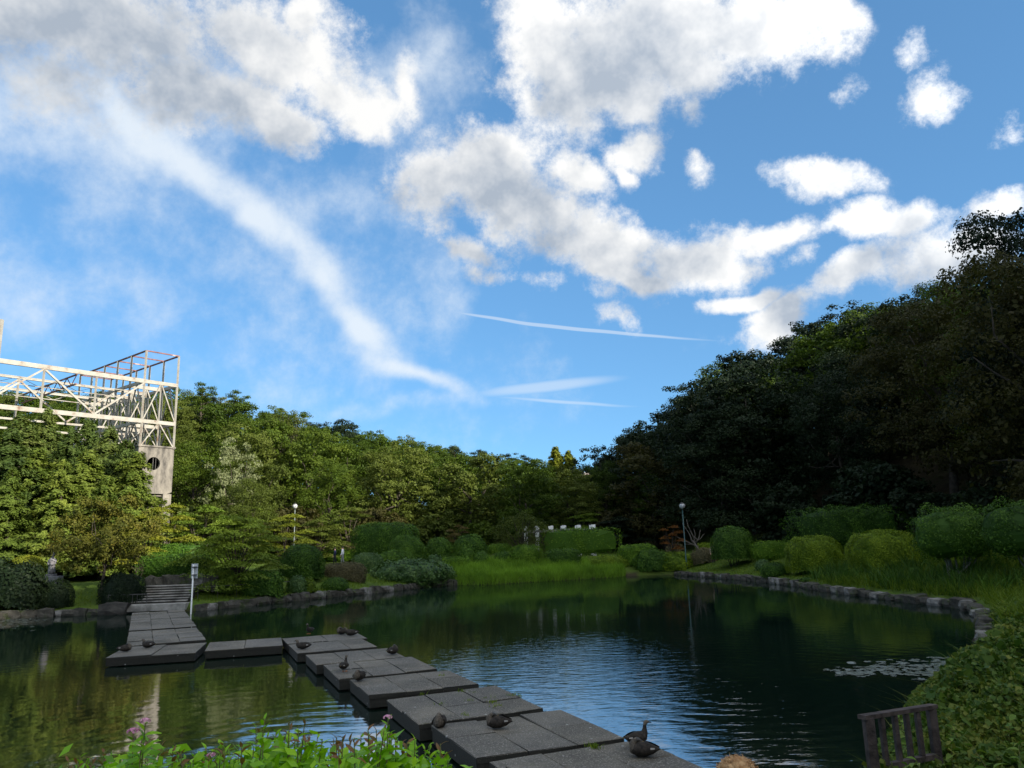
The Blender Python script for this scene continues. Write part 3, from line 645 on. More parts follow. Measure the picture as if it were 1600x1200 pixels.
tree_px(AIRY[0], 'oak_dark', 960, 715, 112, 'airy dark tree where the shaded hillside meets the valley', 'open_crowned_tree', 1.1)
tree_px(PINE[0], 'oak_dark', 1085, 628, 92, 'dark pine standing out on the edge of the shaded hillside', 'pine_tree', .9)
tree_px(FINE[2], 'oak_dark', 1584, 326, 53, 'tall dark tree with leafy top highest on the shaded hillside', 'broadleaf_tree', .8)
tree_px(FINE[0], 'oak_bronze', 1585, 395, 47, 'large bronze leaved tree at the end of the shaded hillside', 'broadleaf_tree', .95)
tree_px(FINE[1], 'oak', 1180, 590, 88, 'olive green tree low on the edge of the shaded hillside', 'broadleaf_tree', 1.1)
tree_px(FINE[2], 'oak_dark', 1120, 640, 80, 'dark spreading tree above the right lamp post', 'broadleaf_tree', 1.3)
tree_px(OAK[0], 'oak_bronze', 1030, 690, 90, 'bronze leaved spreading tree behind the dead grey branches', 'broadleaf_tree', 1.3)
# foreground trees of the left bank
DOG = broadleaf(610, 5.6, 3.3, 15, .17, 70, 190, .25, True)
p = gp(143, 940, .6); plant(DOG, 'dogwood', (p.x, p.y + .9, hz(p.x, p.y + .9) - .1), 5.5, 'small tree with yellow brown autumn leaves left of the stairs', 'tree', 'autumn_tree', None, 1.0, 1.02)
tree_px(layered(620, 6, 4.3, 30, .15, 1100, .14, 3), 'maple', 372, 802, 50, 'spreading green maple with layered branches right of the stairs', 'maple_tree', 1.0)
tree_px(MAPLE[0], 'yellow_green', 262, 783, 61, 'sunlit yellow green maple at the foot of the concrete tower', 'maple_tree', 1.0)
tree_px(MAPLE[1], 'yellow_green', 446, 800, 62, 'sunlit yellow green maple beside the left lamp post', 'maple_tree', 1.0)
tree_px(MAPLE[2], 'maple', 318, 785, 66, 'layered green maple behind the spreading maple by the stairs', 'maple_tree', 1.1)
tree_px(MAPLE[2], 'yellow_green', 225, 800, 56, 'yellow green maple under the conifer clump', 'maple_tree', .9)
tree_px(MAPLE[1], 'olive', 545, 790, 84, 'olive and bronze layered tree behind the two strollers', 'layered_tree', 1.1)
tree_px(MAPLE[0], 'olive', 500, 805, 82, 'rusty layered tree beside the sunlit hedge', 'layered_tree', 1.0)
tree_px(MAPLE[2], 'rust', 716, 818, 78, 'brownish thin tree behind the clipped domes', 'layered_tree', .8)
tree_px(layered(630, 6, 4.6, 22, .16, 600, .22, 2, .6), 'olive', 815, 797, 80, 'weeping olive brown cherry tree beside the pergola columns', 'weeping_tree', .95)
tree_px(MAPLE[1], 'maple', 912, 800, 92, 'flat layered green tree behind the pergola', 'layered_tree', 1.6)
tree_px(MAPLE[0], 'oak_dark', 965, 805, 88, 'dark layered tree behind the clipped screen hedge', 'layered_tree', 1.4)
tree_px(layered(640, 3.4, 1.5, 9, .14, 260, .35, 2), 'orange', 1048, 818, 73.5, 'small orange autumn maple beside the dead grey branches', 'autumn_maple', 1.0)
def dead_tree():
    p = gp(1042, 862, 1.6); r = np.random.default_rng(3); a = Acc(); b = Acc()
    a.tube([(0, 0, -.4), (-.3, 0, .7), (-.75, 0, 1.5)], [.17, .14, .10], 7)
    for tip in ((-2.6, .1, 2.3), (-1.6, 0, 3.1), (-1.1, .3, 3.5), (-.6, -.2, 2.6), (.1, .1, 2.5), (-2.0, -.2, 1.6), (.45, 0, 2.1)):
        limb(b, (-.45 + r.normal() * .1, 0, r.uniform(.8, 1.4)), tip, .065, .02, r, .15, 4)
    o = thing('dead_tree', 'leaning dead grey tree with bare forked branches beside the orange maple', 'tree', (p.x, 73, hz(p.x, 73)))
    link('trunk', a.mesh('trunk', True), M['twig'], o); link('branches', b.mesh('branches', True), M['twig'], o)
dead_tree()
# the foot of the woods: dark bushes that close the view under the crowns
BUSH = [broadleaf(700 + i, 5, 3.0, 12, .25, 60, 110, .0) for i in range(3)]
k = 0
for _ in range(2000):
    x, y = rng.uniform(-75, 60), rng.uniform(52, 112)
    e = -sdist([(x, y)], FOOT)[0]
    if not ((-1.0 < e < 7 and x / y < .74) or (88 < y < 97 and x < 12 and x / y > -.75) or (100 < y < 111 and -18 < x < 15)) or not free(x, y, 4.2): continue
    al, z, px = allowed(x, y); h = min(rng.uniform(3.8, 6.5), al)
    if h < 2: continue
    placed.append((x, y, 3.6)); k += 1; rt = e > -1
    plant(BUSH[rng.integers(3)], 'oak_dark' if rt else str(rng.choice(['oak', 'olive', 'oak_bronze'])), (x, y, z - .15), h,
          'dark leafy bush at the foot of the shaded hillside' if rt else 'sunlit leafy bush at the foot of the far hillside woods', 'bush', 'woodland_bush', 'bushes at the foot of the shaded slope' if rt else 'bushes at the foot of the sunlit slope', None, 1.15)
print('bushes', k)

# ------------------------------------------------------------------ clipped shrubs and hedges
def shrub_mesh(rx, ry, h, power, seed, leaf, dens, bump=.06, under=.25, square=2.0):
    """superellipsoid clipped shape covered with leaves; square > 2 makes it boxy in plan"""
    r = np.random.default_rng(seed); area = 4 * (rx * ry + (rx + ry) * h * .8); n = int(min(20000, area * dens))
    th = r.uniform(0, 2 * math.pi, n * 2); cz = r.uniform(-under, 1, n * 2); d = np.column_stack([np.cos(th) * np.sqrt(1 - cz ** 2), np.sin(th) * np.sqrt(1 - cz ** 2), cz])
    q = (np.abs(d[:, 0] / rx) ** square + np.abs(d[:, 1] / ry) ** square) ** (power / square) + np.abs(d[:, 2] / (h if True else 1)) ** power
    R = q ** (-1 / power); wgt = R ** 2; keep = r.random(n * 2) < wgt / wgt.max() * 1.2 + .1; d, R = d[keep][:n], R[keep][:n]
    ph = r.uniform(0, 6, 6)
    bm = bump * (np.sin(d[:, 0] * R * 3.1 + ph[0]) * np.cos(d[:, 1] * R * 2.7 + ph[1]) + .6 * np.sin(d[:, 2] * R * 4.3 + d[:, 0] * R * 5 + ph[2]) + .4 * np.sin(d[:, 1] * R * 9 + ph[3]))
    P = d * (R * (1 + bm))[:, None]
    g = np.column_stack([np.sign(P[:, 0]) * np.abs(P[:, 0] / rx) ** (power - 1) / rx, np.sign(P[:, 1]) * np.abs(P[:, 1] / ry) ** (power - 1) / ry, np.sign(P[:, 2]) * np.abs(P[:, 2] / h) ** (power - 1) / h])
    g = unit(g); P = P - g * (r.random(len(P)) ** 2 * leaf * 1.6)[:, None] + g * (r.random(len(P)) ** 6 * leaf * .9)[:, None]
    T = np.clip(.5 + 2.2 * bm / max(bump, .01) * .12 + r.normal(size=len(P)) * .28, 0, 1)
    L = leaf * r.uniform(.7, 1.3, len(P))
    # inner body
    nu, nv = 20, 9; ev = []
    for j in range(nv):
        c = -under + (1 + under) * j / (nv - 1); s = math.sqrt(max(0, 1 - c * c))
        for i in range(nu):
            a = 2 * math.pi * i / nu; dd = np.array([math.cos(a) * s, math.sin(a) * s, c])
            qq = (abs(dd[0] / rx) ** square + abs(dd[1] / ry) ** square) ** (power / square) + abs(dd[2] / h) ** power
            ev.append(dd * qq ** (-1 / power) * .86)
    ef = np.array([(j * nu + i, j * nu + (i + 1) % nu, (j + 1) * nu + (i + 1) % nu, (j + 1) * nu + i) for j in range(nv - 1) for i in range(nu)])
    return foliage_mesh('foliage', P, g + r.normal(size=P.shape) * .36, L, L * .6, T, extra=(np.array(ev), ef, .15), r=r)
SH = 0
def hit(px, py):                                 # how far ahead the ground is seen at a pixel
    d = ray(px, py)
    if d.z >= 0: return None
    Y = np.arange(20, 110, .25); P = np.outer(Y / d.y, np.array(d)) + [0, 0, EYE]; k = np.nonzero(P[:, 2] < height(P[:, :2]))[0]
    return float(Y[k[0]]) if len(k) else None
def shrub(px0, px1, top, bot, Y, mat, label, name='clipped_shrub', cat='shrub', deep=.8, power=2.4, leaf=None, square=2.0, bump=.03, dens=None, lift=.28, rz=0.0, fix=False):
    """a shrub seen between two pixel columns, from its top row down to the ground, Y metres ahead"""
    global SH; SH += 1
    Yh = hit((px0 + px1) / 2, bot)
    if Yh and abs(Yh - Y) < 9 and not fix: Y = Yh
    for _ in range(40):                          # keep its body on dry land
        a, b = at(px0, top, Y), at(px1, top, Y); cx = (a.x + b.x) / 2; rx = (b.x - a.x) / 2; zt = (a.z + b.z) / 2
        if sdist([(cx, Y + rx * deep * .6)], SHORE)[0] > min(rx * deep * .75, 1.6): break
        Y += .3
    zb = min(at((px0 + px1) / 2, bot, Y).z, zt - .35); ry = rx * deep; cy = Y + ry * .6; zg = hz(cx, cy)
    zb = max(min(zb, zg + .8), zg - .1)
    h = zt - zb; mid = zb + h * lift
    leaf = leaf or max(.07, Y * .0021); dens = dens or min(900, 5.0 / leaf ** 2)
    o = thing(name, label, cat, (cx, cy, zb), rz); under = .95 if lift >= .5 else .38
    link('foliage', shrub_mesh(rx, ry, zt - mid, power, 900 + SH, leaf, dens, bump, under, square), M[mat], o, (0, 0, mid - zb))
    s = Acc(); r = np.random.default_rng(SH)
    for i in range(5):
        an = i * 1.257; s.tube([(.12 * math.cos(an), .12 * math.sin(an), -.4 - max(0, zb - zg)), (rx * .35 * math.cos(an), ry * .35 * math.sin(an), h * .35), (rx * .5 * math.cos(an), ry * .5 * math.sin(an), h * .6)], [.04, .03, .015], 5)
    link('stems', s.mesh('stems', True), M['bark'], o)
    return o
B = 'box hedge'
shrub(433, 502, 851, 908, 47.5, 'hedge', 'large dark rounded shrub right of the spreading maple', power=2.6)
shrub(500, 542, 903, 930, 52, 'hedge', 'small clipped ball shrub on the grass near the stone edge', power=2.2, deep=1)
shrub(446, 478, 900, 928, 48.3, 'gloss', 'small leafy bush below the large dark rounded shrub', 'leafy_bush')
shrub(466, 492, 903, 930, 50.5, 'grass', 'tuft like green bush beside the small clipped ball', 'leafy_bush', leaf=.16)
shrub(500, 572, 879, 908, 57, 'brown_hedge', 'low brownish hedge in front of the two strollers', 'low_hedge', 'hedge', .4, 3.0, square=3)
shrub(545, 598, 864, 893, 59, 'gloss', 'loose green bush beside the strollers', 'leafy_bush')
shrub(570, 700, 876, 928, 55, 'gloss', 'large broad bush with glossy leaves overhanging the stone edge', 'leafy_bush', leaf=.20, bump=.09, power=2.2)
shrub(585, 648, 860, 890, 60.5, 'hedge', 'dark mounded bush behind the large glossy bush', 'leafy_bush')
shrub(672, 712, 884, 918, 59.5, 'gloss', 'glossy leaved bush between the large glossy bush and the reeds', 'leafy_bush', leaf=.18)
shrub(664, 692, 867, 888, 64.5, 'gloss', 'pale glossy bush tucked between clipped domes', 'leafy_bush', leaf=.16)
shrub(548, 652, 817, 880, 69, 'hedge', 'tall dark hedge block above the clipped domes', 'tall_hedge', 'hedge', .45, 4.0, square=4, fix=True, lift=.5)
shrub(602, 662, 836, 885, 66, 'hedge', 'clipped dome shrub overlapping the tall dark hedge', power=2.3)
shrub(661, 709, 840, 878, 68, 'hedge', 'round clipped dome shrub standing apart left of the pale glossy bush', power=2.3)
shrub(707, 760, 835, 878, 71, 'hedge', 'largest dark clipped dome shrub behind the small round ones', power=2.4)
shrub(716, 740, 852, 882, 66.5, 'hedge', 'small round clipped shrub in front of the largest dome', power=2.2, deep=1)
shrub(738, 766, 863, 884, 67, 'hedge', 'low dark clipped ball at the edge of the reeds', power=2.2, deep=1)
shrub(684, 738, 870, 888, 65, 'hedge_light', 'low light green hedge behind the reeds', 'low_hedge', 'hedge', .4, 3.5, square=3)
shrub(758, 800, 850, 862, 78, 'hedge_light', 'low yellow green parterre hedge left of the pergola', 'low_hedge', 'hedge', .5, 3.5, square=3)
shrub(770, 815, 862, 880, 72, 'hedge', 'low dark hedge between reeds and parterre', 'low_hedge', 'hedge', .4, 3.5, square=3)
shrub(793, 848, 852, 884, 71, 'hedge_light', 'rounded light green clipped shrub behind the reeds', power=3.0)
shrub(850, 908, 858, 884, 71.5, 'hedge', 'low rectangular dark hedge behind the reeds', 'low_hedge', 'hedge', .4, 4.5, square=4)
shrub(841, 971, 825, 868, 79, 'hedge_light', 'long tall screen hedge in front of the pergola', 'screen_hedge', 'hedge', .14, 6.0, square=6, lift=.5, bump=.03, fix=True)
shrub(908, 985, 868, 886, 74, 'azalea', 'low mixed bush under the screen hedge', 'leafy_bush', deep=.4)
shrub(966, 1030, 851, 884, 72, 'hedge_light', 'flat topped bright green hedge by the reeds', 'low_hedge', 'hedge', .5, 4.5, square=4)
shrub(992, 1048, 858, 897, 70.5, 'hedge', 'leafy mounded bush at the water edge beside the reeds', 'leafy_bush', leaf=.19, bump=.1)
shrub(1030, 1082, 863, 893, 70, 'azalea', 'green mounded bush at the water edge below the orange maple', 'leafy_bush', leaf=.18, bump=.1)
shrub(1053, 1078, 872, 891, 66.5, 'azalea', 'small round clipped ball at the corner of the lawn', power=2.1, deep=1)
shrub(1078, 1126, 856, 882, 66, 'brown_hedge', 'low brownish bush below the person in beige', 'leafy_bush', deep=.4)
shrub(1086, 1120, 848, 868, 72, 'azalea', 'low yellow green hedge behind the person in beige', 'low_hedge', 'hedge', .4, 3.5, square=3)
shrub(1040, 1072, 850, 864, 74, 'brown_hedge', 'dark reddish bush behind the right lamp post', 'leafy_bush', deep=.5)
shrub(1114, 1180, 822, 889, 60, 'hedge', 'tall egg shaped clipped shrub on the lawn', power=2.5, deep=1, lift=.42)
shrub(1172, 1246, 845, 876, 66, 'hedge_light', 'long low light green hedge behind the egg shaped shrub', 'low_hedge', 'hedge', .25, 5, square=4, lift=.5)
shrub(1218, 1236, 834, 850, 69, 'yellow_green', 'sprig of yellow green bush above the long low hedge', 'leafy_bush', deep=1)
shrub(1232, 1324, 838, 896, 51, 'azalea', 'rounded yellow green azalea mound beside the taller one', 'azalea_mound', power=2.9, bump=.05, lift=.35)
shrub(1333, 1444, 829, 897, 45.5, 'azalea', 'largest yellow green azalea mound on the right bank', 'azalea_mound', power=2.8, bump=.06, lift=.35)
shrub(1238, 1422, 792, 858, 58, 'hedge', 'long tall dark hedge behind the azalea mounds', 'tall_hedge', 'hedge', .3, 4.5, square=4, bump=.10, lift=.5, fix=True)
shrub(1190, 1236, 879, 901, 51, 'hedge', 'low dark creeping bush on the lawn', 'leafy_bush', deep=.7, power=2)
shrub(1180, 1206, 874, 892, 53.5, 'gloss', 'small grey green bush beside the creeping bush', 'leafy_bush', deep=.7, power=2)
shrub(1250, 1278, 902, 922, 46.5, 'hedge', 'small dark bush overhanging the right stone edge', 'leafy_bush', deep=.7, power=2)
shrub(1420, 1446, 885, 905, 42, 'hedge', 'small dark weedy bush in front of the largest azalea mound', 'leafy_bush', deep=.7, power=2)
# left bank
shrub(212, 330, 866, 906, 51, 'hedge', 'boxy clipped hedge above the stairs', 'box_hedge', 'hedge', .3, 5, square=4, lift=.5)
shrub(195, 335, 850, 872, 57, 'hedge', 'bluish green low hedge behind the boxy hedge', 'low_hedge', 'hedge', .2, 4, square=4, lift=.5)
shrub(-60, 62, 878, 955, 44.8, 'oak_dark', 'large dark bush left of the autumn tree', 'leafy_bush', leaf=.2, bump=.1, deep=.5)
shrub(40, 108, 908, 952, 45.2, 'oak_dark', 'dark bush under the autumn tree', 'leafy_bush', bump=.1, deep=.6)
shrub(150, 222, 896, 946, 46.0, 'oak_dark', 'dark leafy bush beside the left edge of the stairs', 'leafy_bush', bump=.1, deep=.6)
shrub(12, 60, 868, 890, 52, 'yellow_green', 'small yellow green bush behind the grey stone figure', 'leafy_bush')
shrub(-10, 40, 862, 876, 60, 'brown_hedge', 'low reddish hedge far left behind the bushes', 'low_hedge', 'hedge', .3, 3.5, square=3)
shrub(306, 372, 886, 930, 47.0, 'maple', 'spreading green bush beside the signpost', 'leafy_bush', leaf=.15, bump=.1, deep=.5)
shrub(372, 440, 890, 936, 47.6, 'hedge', 'dark bush under the spreading maple', 'leafy_bush', leaf=.15, bump=.1, deep=.5)
shrub(470, 612, 858, 878, 79, 'hedge_light', 'long sunlit bright green hedge behind the two strollers', 'low_hedge', 'hedge', .16, 5, square=4, lift=.5)
shrub(500, 606, 850, 864, 83, 'brown_hedge', 'long pinkish brown hedge behind the sunlit hedge', 'low_hedge', 'hedge', .16, 5, square=4, lift=.5)
# big open shrubs with pale stems on the right bank
def stemmed(px0, px1, top, Y, label, seed):
    a, b = at(px0, top, Y), at(px1, top, Y); cx = (a.x + b.x) / 2; rx = (b.x - a.x) / 2; zg = hz(cx, Y + rx * .5); h = a.z - zg
    o = thing('stemmed_shrub', label, 'shrub', (cx, Y + rx * .5, zg)); r = np.random.default_rng(seed)
    link('foliage', shrub_mesh(rx, rx * .7, h * .40, 2.6, seed, .10, 300, .13, .75), M['hedge'], o, (0, 0, h * .62))
    s = Acc()
    for i in range(9):
        an = r.uniform(0, 6.28); q = r.uniform(.2, .75); s.tube([(r.normal() * rx * .3, r.normal() * .2, -.3), (rx * q * .55 * math.cos(an), rx * q * .4 * math.sin(an), h * .22), (rx * q * math.cos(an), rx * q * .6 * math.sin(an), h * .5), (rx * q * math.cos(an), rx * q * .6 * math.sin(an), h * .7)], [.05, .045, .035, .015], 6)
    link('stems', s.mesh('stems', True), M['pale_bark'], o)
stemmed(1436, 1572, 795, 37.0, 'tall open shrub with pale leaning stems right of the azalea mounds', 41)
stemmed(1545, 1690, 786, 33.5, 'tall open shrub with pale forked stems above the long grass', 42)

# ------------------------------------------------------------------ grass, reeds, weeds (nobody could count them)
def blades(name, P, Hh, wd, mat, lean=.35, r=rng):
    n = len(P); an = r.uniform(0, 6.28, n); side = np.column_stack([np.cos(an), np.sin(an), np.zeros(n)]); ln_ = np.column_stack([r.normal(size=n), r.normal(size=n), np.zeros(n)]) * lean
    Hh = np.broadcast_to(Hh, (n,))[:, None]; up = np.array([0, 0, 1.])
    V = np.stack([P - side * wd / 2, P + side * wd / 2, P + up * Hh * .55 + ln_ * Hh * .35 + side * wd * .36, P + up * Hh * .55 + ln_ * Hh * .35 - side * wd * .36, P + up * Hh * .95 + ln_ * Hh], 1).reshape(-1, 3)
    b = np.arange(n)[:, None] * 5
    T = np.repeat(np.clip(.45 + .22 * wob(P[:, 0], P[:, 1], .9, 2.) + .22 * wob(P[:, 0], P[:, 1], 2.3, .4) + r.normal(size=n) * .22, 0, 1), 5)
    return stuff(link(name, new_mesh(name, V, [b + np.array([[0, 1, 2, 3]]), b + np.array([[3, 2, 4]])], T), M[mat]))
def scatter(n, xr, yr, test):
    P = np.column_stack([rng.uniform(*xr, n), rng.uniform(*yr, n)]); d = sdist(P, SHORE); k = test(P, d); P = P[k]
    return np.column_stack([P, height(P) - .03])
def patchy(P, s, k): return rng.random(len(P)) < np.clip(.55 + .45 * wob(P[:, 0], P[:, 1], s, k), .05, 1)
P = scatter(60000, (-7, 9.6), (60.5, 72), lambda P, d: (d > -.15) & (d < np.where(P[:, 0] > 6.5, 1.6, 5.0)))
reeds = blades('reeds', P, rng.uniform(.4, .92, len(P)) * (.82 + .34 * wob(P[:, 0], P[:, 1], 2.3, .4)), .045, 'reed', .30)
tag(reeds, 'bright green bed of reeds along the far water edge', 'reeds')
P = scatter(60000, (-30, -4), (42.5, 66), lambda P, d: (d > .15) & (d < 4) & patchy(P, 1.1, .3))
tag(blades('bank_grass', P, rng.uniform(.08, .28, len(P)), .03, 'grass', .5), 'short grass along the left stone edge', 'grass')
P = scatter(80000, (13, 32), (26, 72), lambda P, d: (d > .2) & (d < 8) & (P[:, 1] > 40) )
tag(blades('lawn_grass', P, rng.uniform(.06, .20, len(P)), .03, 'grass', .5), 'mown grass of the lawn along the right stone edge', 'grass')
P = scatter(70000, (14, 34), (24, 47), lambda P, d: (d > .35) & (d < 11) & (P[:, 1] < 47) & patchy(P, .8, 1.1))
tag(blades('long_grass', P, rng.uniform(.25, .75, len(P)), .035, 'grass', .55), 'long unkempt grass on the right bank', 'grass')
P = scatter(11000, (14, 24), (33, 50), lambda P, d: (d > .5) & (d < 4) & patchy(P, 1.2, 4.))
tag(blades('tall_weeds', P, rng.uniform(.6, 1.25, len(P)), .05, 'hedge', .4), 'taller dark weeds before the azalea mounds', 'weeds')
# ivy and brambles of the near right bank
def ivy():
    n = 260000; yy = 4.5 + 24.5 * rng.random(n) ** 1.7; P = np.column_stack([yy * rng.uniform(.33, .80, n), yy])[rng.random(n) < .62]; d = sdist(P, SHORE)
    k = (d > np.where((P[:, 1] > 12.5) & (P[:, 1] < 21), -.38, -.12)) & (d < 7) & (P[:, 0] / P[:, 1] < .80) & (P[:, 0] / P[:, 1] > .33); P = P[k]; d = d[k]; n = len(P)
    hill = .18 + .22 * np.exp(-((P[:, 1] - 16.5) / 3.5) ** 2) + .06 * np.exp(-((P[:, 0] - 5.3) ** 2 + (P[:, 1] - 9.6) ** 2) / .8) + .13 * wob(P[:, 0], P[:, 1], 2.6, .7) + .13 * wob(P[:, 0], P[:, 1], 4.1, 2.)
    z = np.maximum(height(P), .05) + np.clip(hill, .03, .8) * rng.random(n) ** .5 * ss(-.45, .7, d)
    C = np.column_stack([P, z]); N = rng.normal(size=(n, 3)) * .8 + np.array([-.2, -.35, .7])
    L = rng.uniform(.7, 1.4, n) * (.035 + .0042 * P[:, 1]); big = rng.random(n) < .06; L = np.where(big, L * 2.0, L); T = np.clip(.36 + .28 * wob(P[:, 0], P[:, 1], 1.3, 3.) + rng.normal(size=n) * .33, 0, 1)
    V, F = cards(C, N, L, L * .8); return tag(stuff(link('ivy_cover', new_mesh('ivy_cover', V, F, np.repeat(T, 4)), M['ivy'])), 'tangled ivy and brambles covering the near right bank', 'ivy')
ivy()
P = scatter(14000, (3.6, 22), (6, 30), lambda P, d: (d > -.2) & (d < 6) & (P[:, 0] / P[:, 1] > .36) & (P[:, 0] / P[:, 1] < .8) & patchy(P, 2.0, 5.))
tag(blades('bramble_grass', P, rng.uniform(.2, .6, len(P)), .018, 'ivy', .9), 'straggling grass stems among the ivy on the near bank', 'grass')
def lily(name, pts, n, label, r):
    V = []; F = []; c = 0
    for i in range(n):
        q = pts[r.integers(len(pts))]; p = gp(q[0] + r.normal() * q[2], q[1] + r.normal() * q[3], 0); s = r.uniform(.06, .13); a0 = r.uniform(0, 6.28)
        tl = r.normal(size=2) * .03; ring = [(p.x + s * math.cos(a0 + k * .58) * (.2 if k == 0 else 1), p.y + s * math.sin(a0 + k * .58) * (.2 if k == 0 else 1)) for k in range(11)]
        V += [(x, y, .012 + i * 2e-5 + tl[0] * (x - p.x) + tl[1] * (y - p.y)) for x, y in ring]; F.append(list(range(c, c + 11))); c += 11
    m, t, out = M['lily'] if 'lily' in M else material('lily_pad'); w = MT(t)
    if 'lily' not in M: w.bsdf(out, (.13, .15, .13), .25, None, .8); M['lily'] = (m, t, out)
    tag(stuff(link(name, new_mesh(name, V, F), m)), label, 'lily pads')
lily('lily_pads', [(1325, 1051, 18, 3), (1365, 1048, 22, 5), (1405, 1045, 25, 7), (1440, 1043, 24, 8), (1465, 1048, 20, 8), (1480, 1040, 18, 6)], 260, 'floating lily pads by the near right bank', np.random.default_rng(5))
lily('lily_pads', [(10, 973, 25, 4), (40, 970, 20, 3)], 130, 'floating lily pads under the large dark bush', np.random.default_rng(6))

# ------------------------------------------------------------------ derelict steel frame on its concrete tower
def steel_frame():
    O = at(271, 700, 85); A = np.array([.627, .779]); Bv = np.array([-.779, .627])
    def P(s, t, z): q = np.array([O.x, O.y]) + A * s + Bv * t; return (q[0], q[1], z)
    def zat(py): return at(271, py, 85).z
    z_top, z_up, z_lo, z_c = zat(557), zat(603), zat(663), zat(701)
    # width of the frame: second corner post seen in column 229
    d = ray(229, 600); w = 0.0
    for s in np.linspace(0, -12, 600):
        q = P(s, 0, 0)
        if project((q[0], q[1], z_up))[0] <= 226: w = -s; break
    root = thing('steel_frame', 'derelict cream painted steel truss frame rusting above the trees', 'steel frame', P(0, 0, z_c))
    off = np.array(P(0, 0, z_c))
    def member(name, a, b, th, mat='steel', h=None):
        m = Acc(); m.bar(np.array(a) - off, np.array(b) - off, th * .68, h * .74 if h else None); return link(name, m.mesh(name), M[mat], root)
    bay, nb = 3.5, 6
    for s in (0, -w):
        for k in range(nb):
            t = k * bay
            member('post', P(s, t, z_c - .1), P(s, t, z_top), .26)
        for z, nm, th in ((z_up, 'beam', .46), (z_lo, 'beam', .46)):
            for k in range(nb - 1): member(nm, P(s, k * bay, z), P(s, (k + 1) * bay, z), .30, 'steel', th)
        member('top_rail', P(s, 0, z_top), P(s, (nb - 1) * bay, z_top), .22, 'rust_steel')
        for k in range(nb - 1):                                   # zigzag braces in both storeys
            m = (k + .5) * bay
            for z0, z1 in ((z_lo, z_up), (z_c, z_lo)):
                member('brace', P(s, k * bay, z0), P(s, m, z1), .17); member('brace', P(s, m, z1), P(s, (k + 1) * bay, z0), .17)
    for k in range(nb):
        t = k * bay
        member('top_rail', P(0, t, z_top), P(-w, t, z_top), .18, 'rust_steel')
        for z in (z_up, z_lo): member('beam', P(0, t, z), P(-w, t, z), .30, 'steel', .55)
        for z0, z1 in ((z_lo, z_up), (z_c, z_lo)):
            member('brace', P(0, t, z0), P(-w / 2, t, z1), .17); member('brace', P(-w / 2, t, z1), P(-w, t, z0), .17)
        member('post', P(-w / 2, t, z_c), P(-w / 2, t, z_up), .17)
    # long girders running out to the left
    s1 = -34.0
    for t, th in ((0.0, .62), (7.0, .30), (14.0, .30)):
        for z in (z_up, z_lo): member('girder', P(-w, t, z), P(s1, t, z), .34, 'steel', th)
        st = np.linspace(-w, s1, 4)
        for i in range(3 if t < 10 else 0):
            member('post', P(st[i + 1], t, z_lo), P(st[i + 1], t, z_up), .24)
            m_ = (st[i] + st[i + 1]) / 2
            member('brace', P(st[i], t, z_up - .2), P(m_, t, z_lo + .2), .26); member('brace', P(m_, t, z_lo + .2), P(st[i + 1], t, z_up - .2), .26)
            if t == 0: member('post', P(m_, t, z_lo), P(m_, t, z_up), .22)
    s_end = next((s for s in np.linspace(-5, -60, 1100) if project(P(s, 0, z_top))[0] <= 1), -34.0)
    member('post', P(s_end, 0, z_lo - 3), P(s_end, 0, z_top + .6), .5)
    # dark lattice trusses across, and light purlins along
    for s in (-w - 7.0, -w - 15.0, -w - 23.0):
        for dz in (0, -1.0): member('lattice_chord', P(s, 0, z_up - .3 + dz), P(s, 15, z_up - .3 + dz), .20, 'rust_steel')
        for k in range(12):
            t0 = k * 1.25; member('lattice_web', P(s, t0, z_up - .3 - (k % 2)), P(s, t0 + 1.25, z_up - .3 - ((k + 1) % 2)), .10, 'rust_steel')
    for t in (3.0, 9.5):
        for z in (z_up - .7, z_up - 1.5): member('purlin', P(-w, t, z), P(s1, t, z), .12)
        for k in range(16):
            sa = -w + (s1 + w) * k / 16; sb = -w + (s1 + w) * (k + 1) / 16
            member('purlin_web', P(sa, t, z_up - .7 - .8 * (k % 2)), P(sb, t, z_up - .7 - .8 * ((k + 1) % 2)), .07)
    # concrete tower under the corner: panels, round opening, one leg
    tw = thing('concrete_tower', 'stained concrete tower with a round opening carrying the steel frame', 'tower', P(-w / 2, 0, 0))
    to = np.array(P(-w / 2, 0, 0)); ang = math.atan2(A[1], A[0]); tw.rotation_euler = (0, 0, ang)
    zb = hz(to[0], to[1]) - .6; hw = w / 2 + .10; zt = z_c; z_leg = zat(772)
    zc = zat(726) ; rc = .72; hx = hw - .0
    cx = -.25
    n = 40; f = Acc(); V = []; F = []
    for y in (0.0, .35):
        for k in range(n):
            a = 2 * math.pi * k / n; c, s_ = math.cos(a), math.sin(a)
            V.append((cx + rc * c, y, zc + rc * s_))
        for k in range(n):
            a = 2 * math.pi * k / n; c, s_ = math.cos(a), math.sin(a)
            tx = ((hx - cx) if c > 0 else (hx + cx)) / max(abs(c), 1e-6); tz = ((zt - zc) if s_ > 0 else (zc - z_leg)) / max(abs(s_), 1e-6); t = min(tx, tz)
            V.append((cx + t * c, y, zc + t * s_))
    for k in range(n):
        j = (k + 1) % n
        F += [(k, n + k, n + j, j), (2 * n + k, 2 * n + j, 3 * n + j, 3 * n + k), (k, j, 2 * n + j, 2 * n + k), (n + k, 3 * n + k, 3 * n + j, n + j)]
    f.add(V, F); link('front_wall', f.mesh('front_wall'), M['tower'], tw)
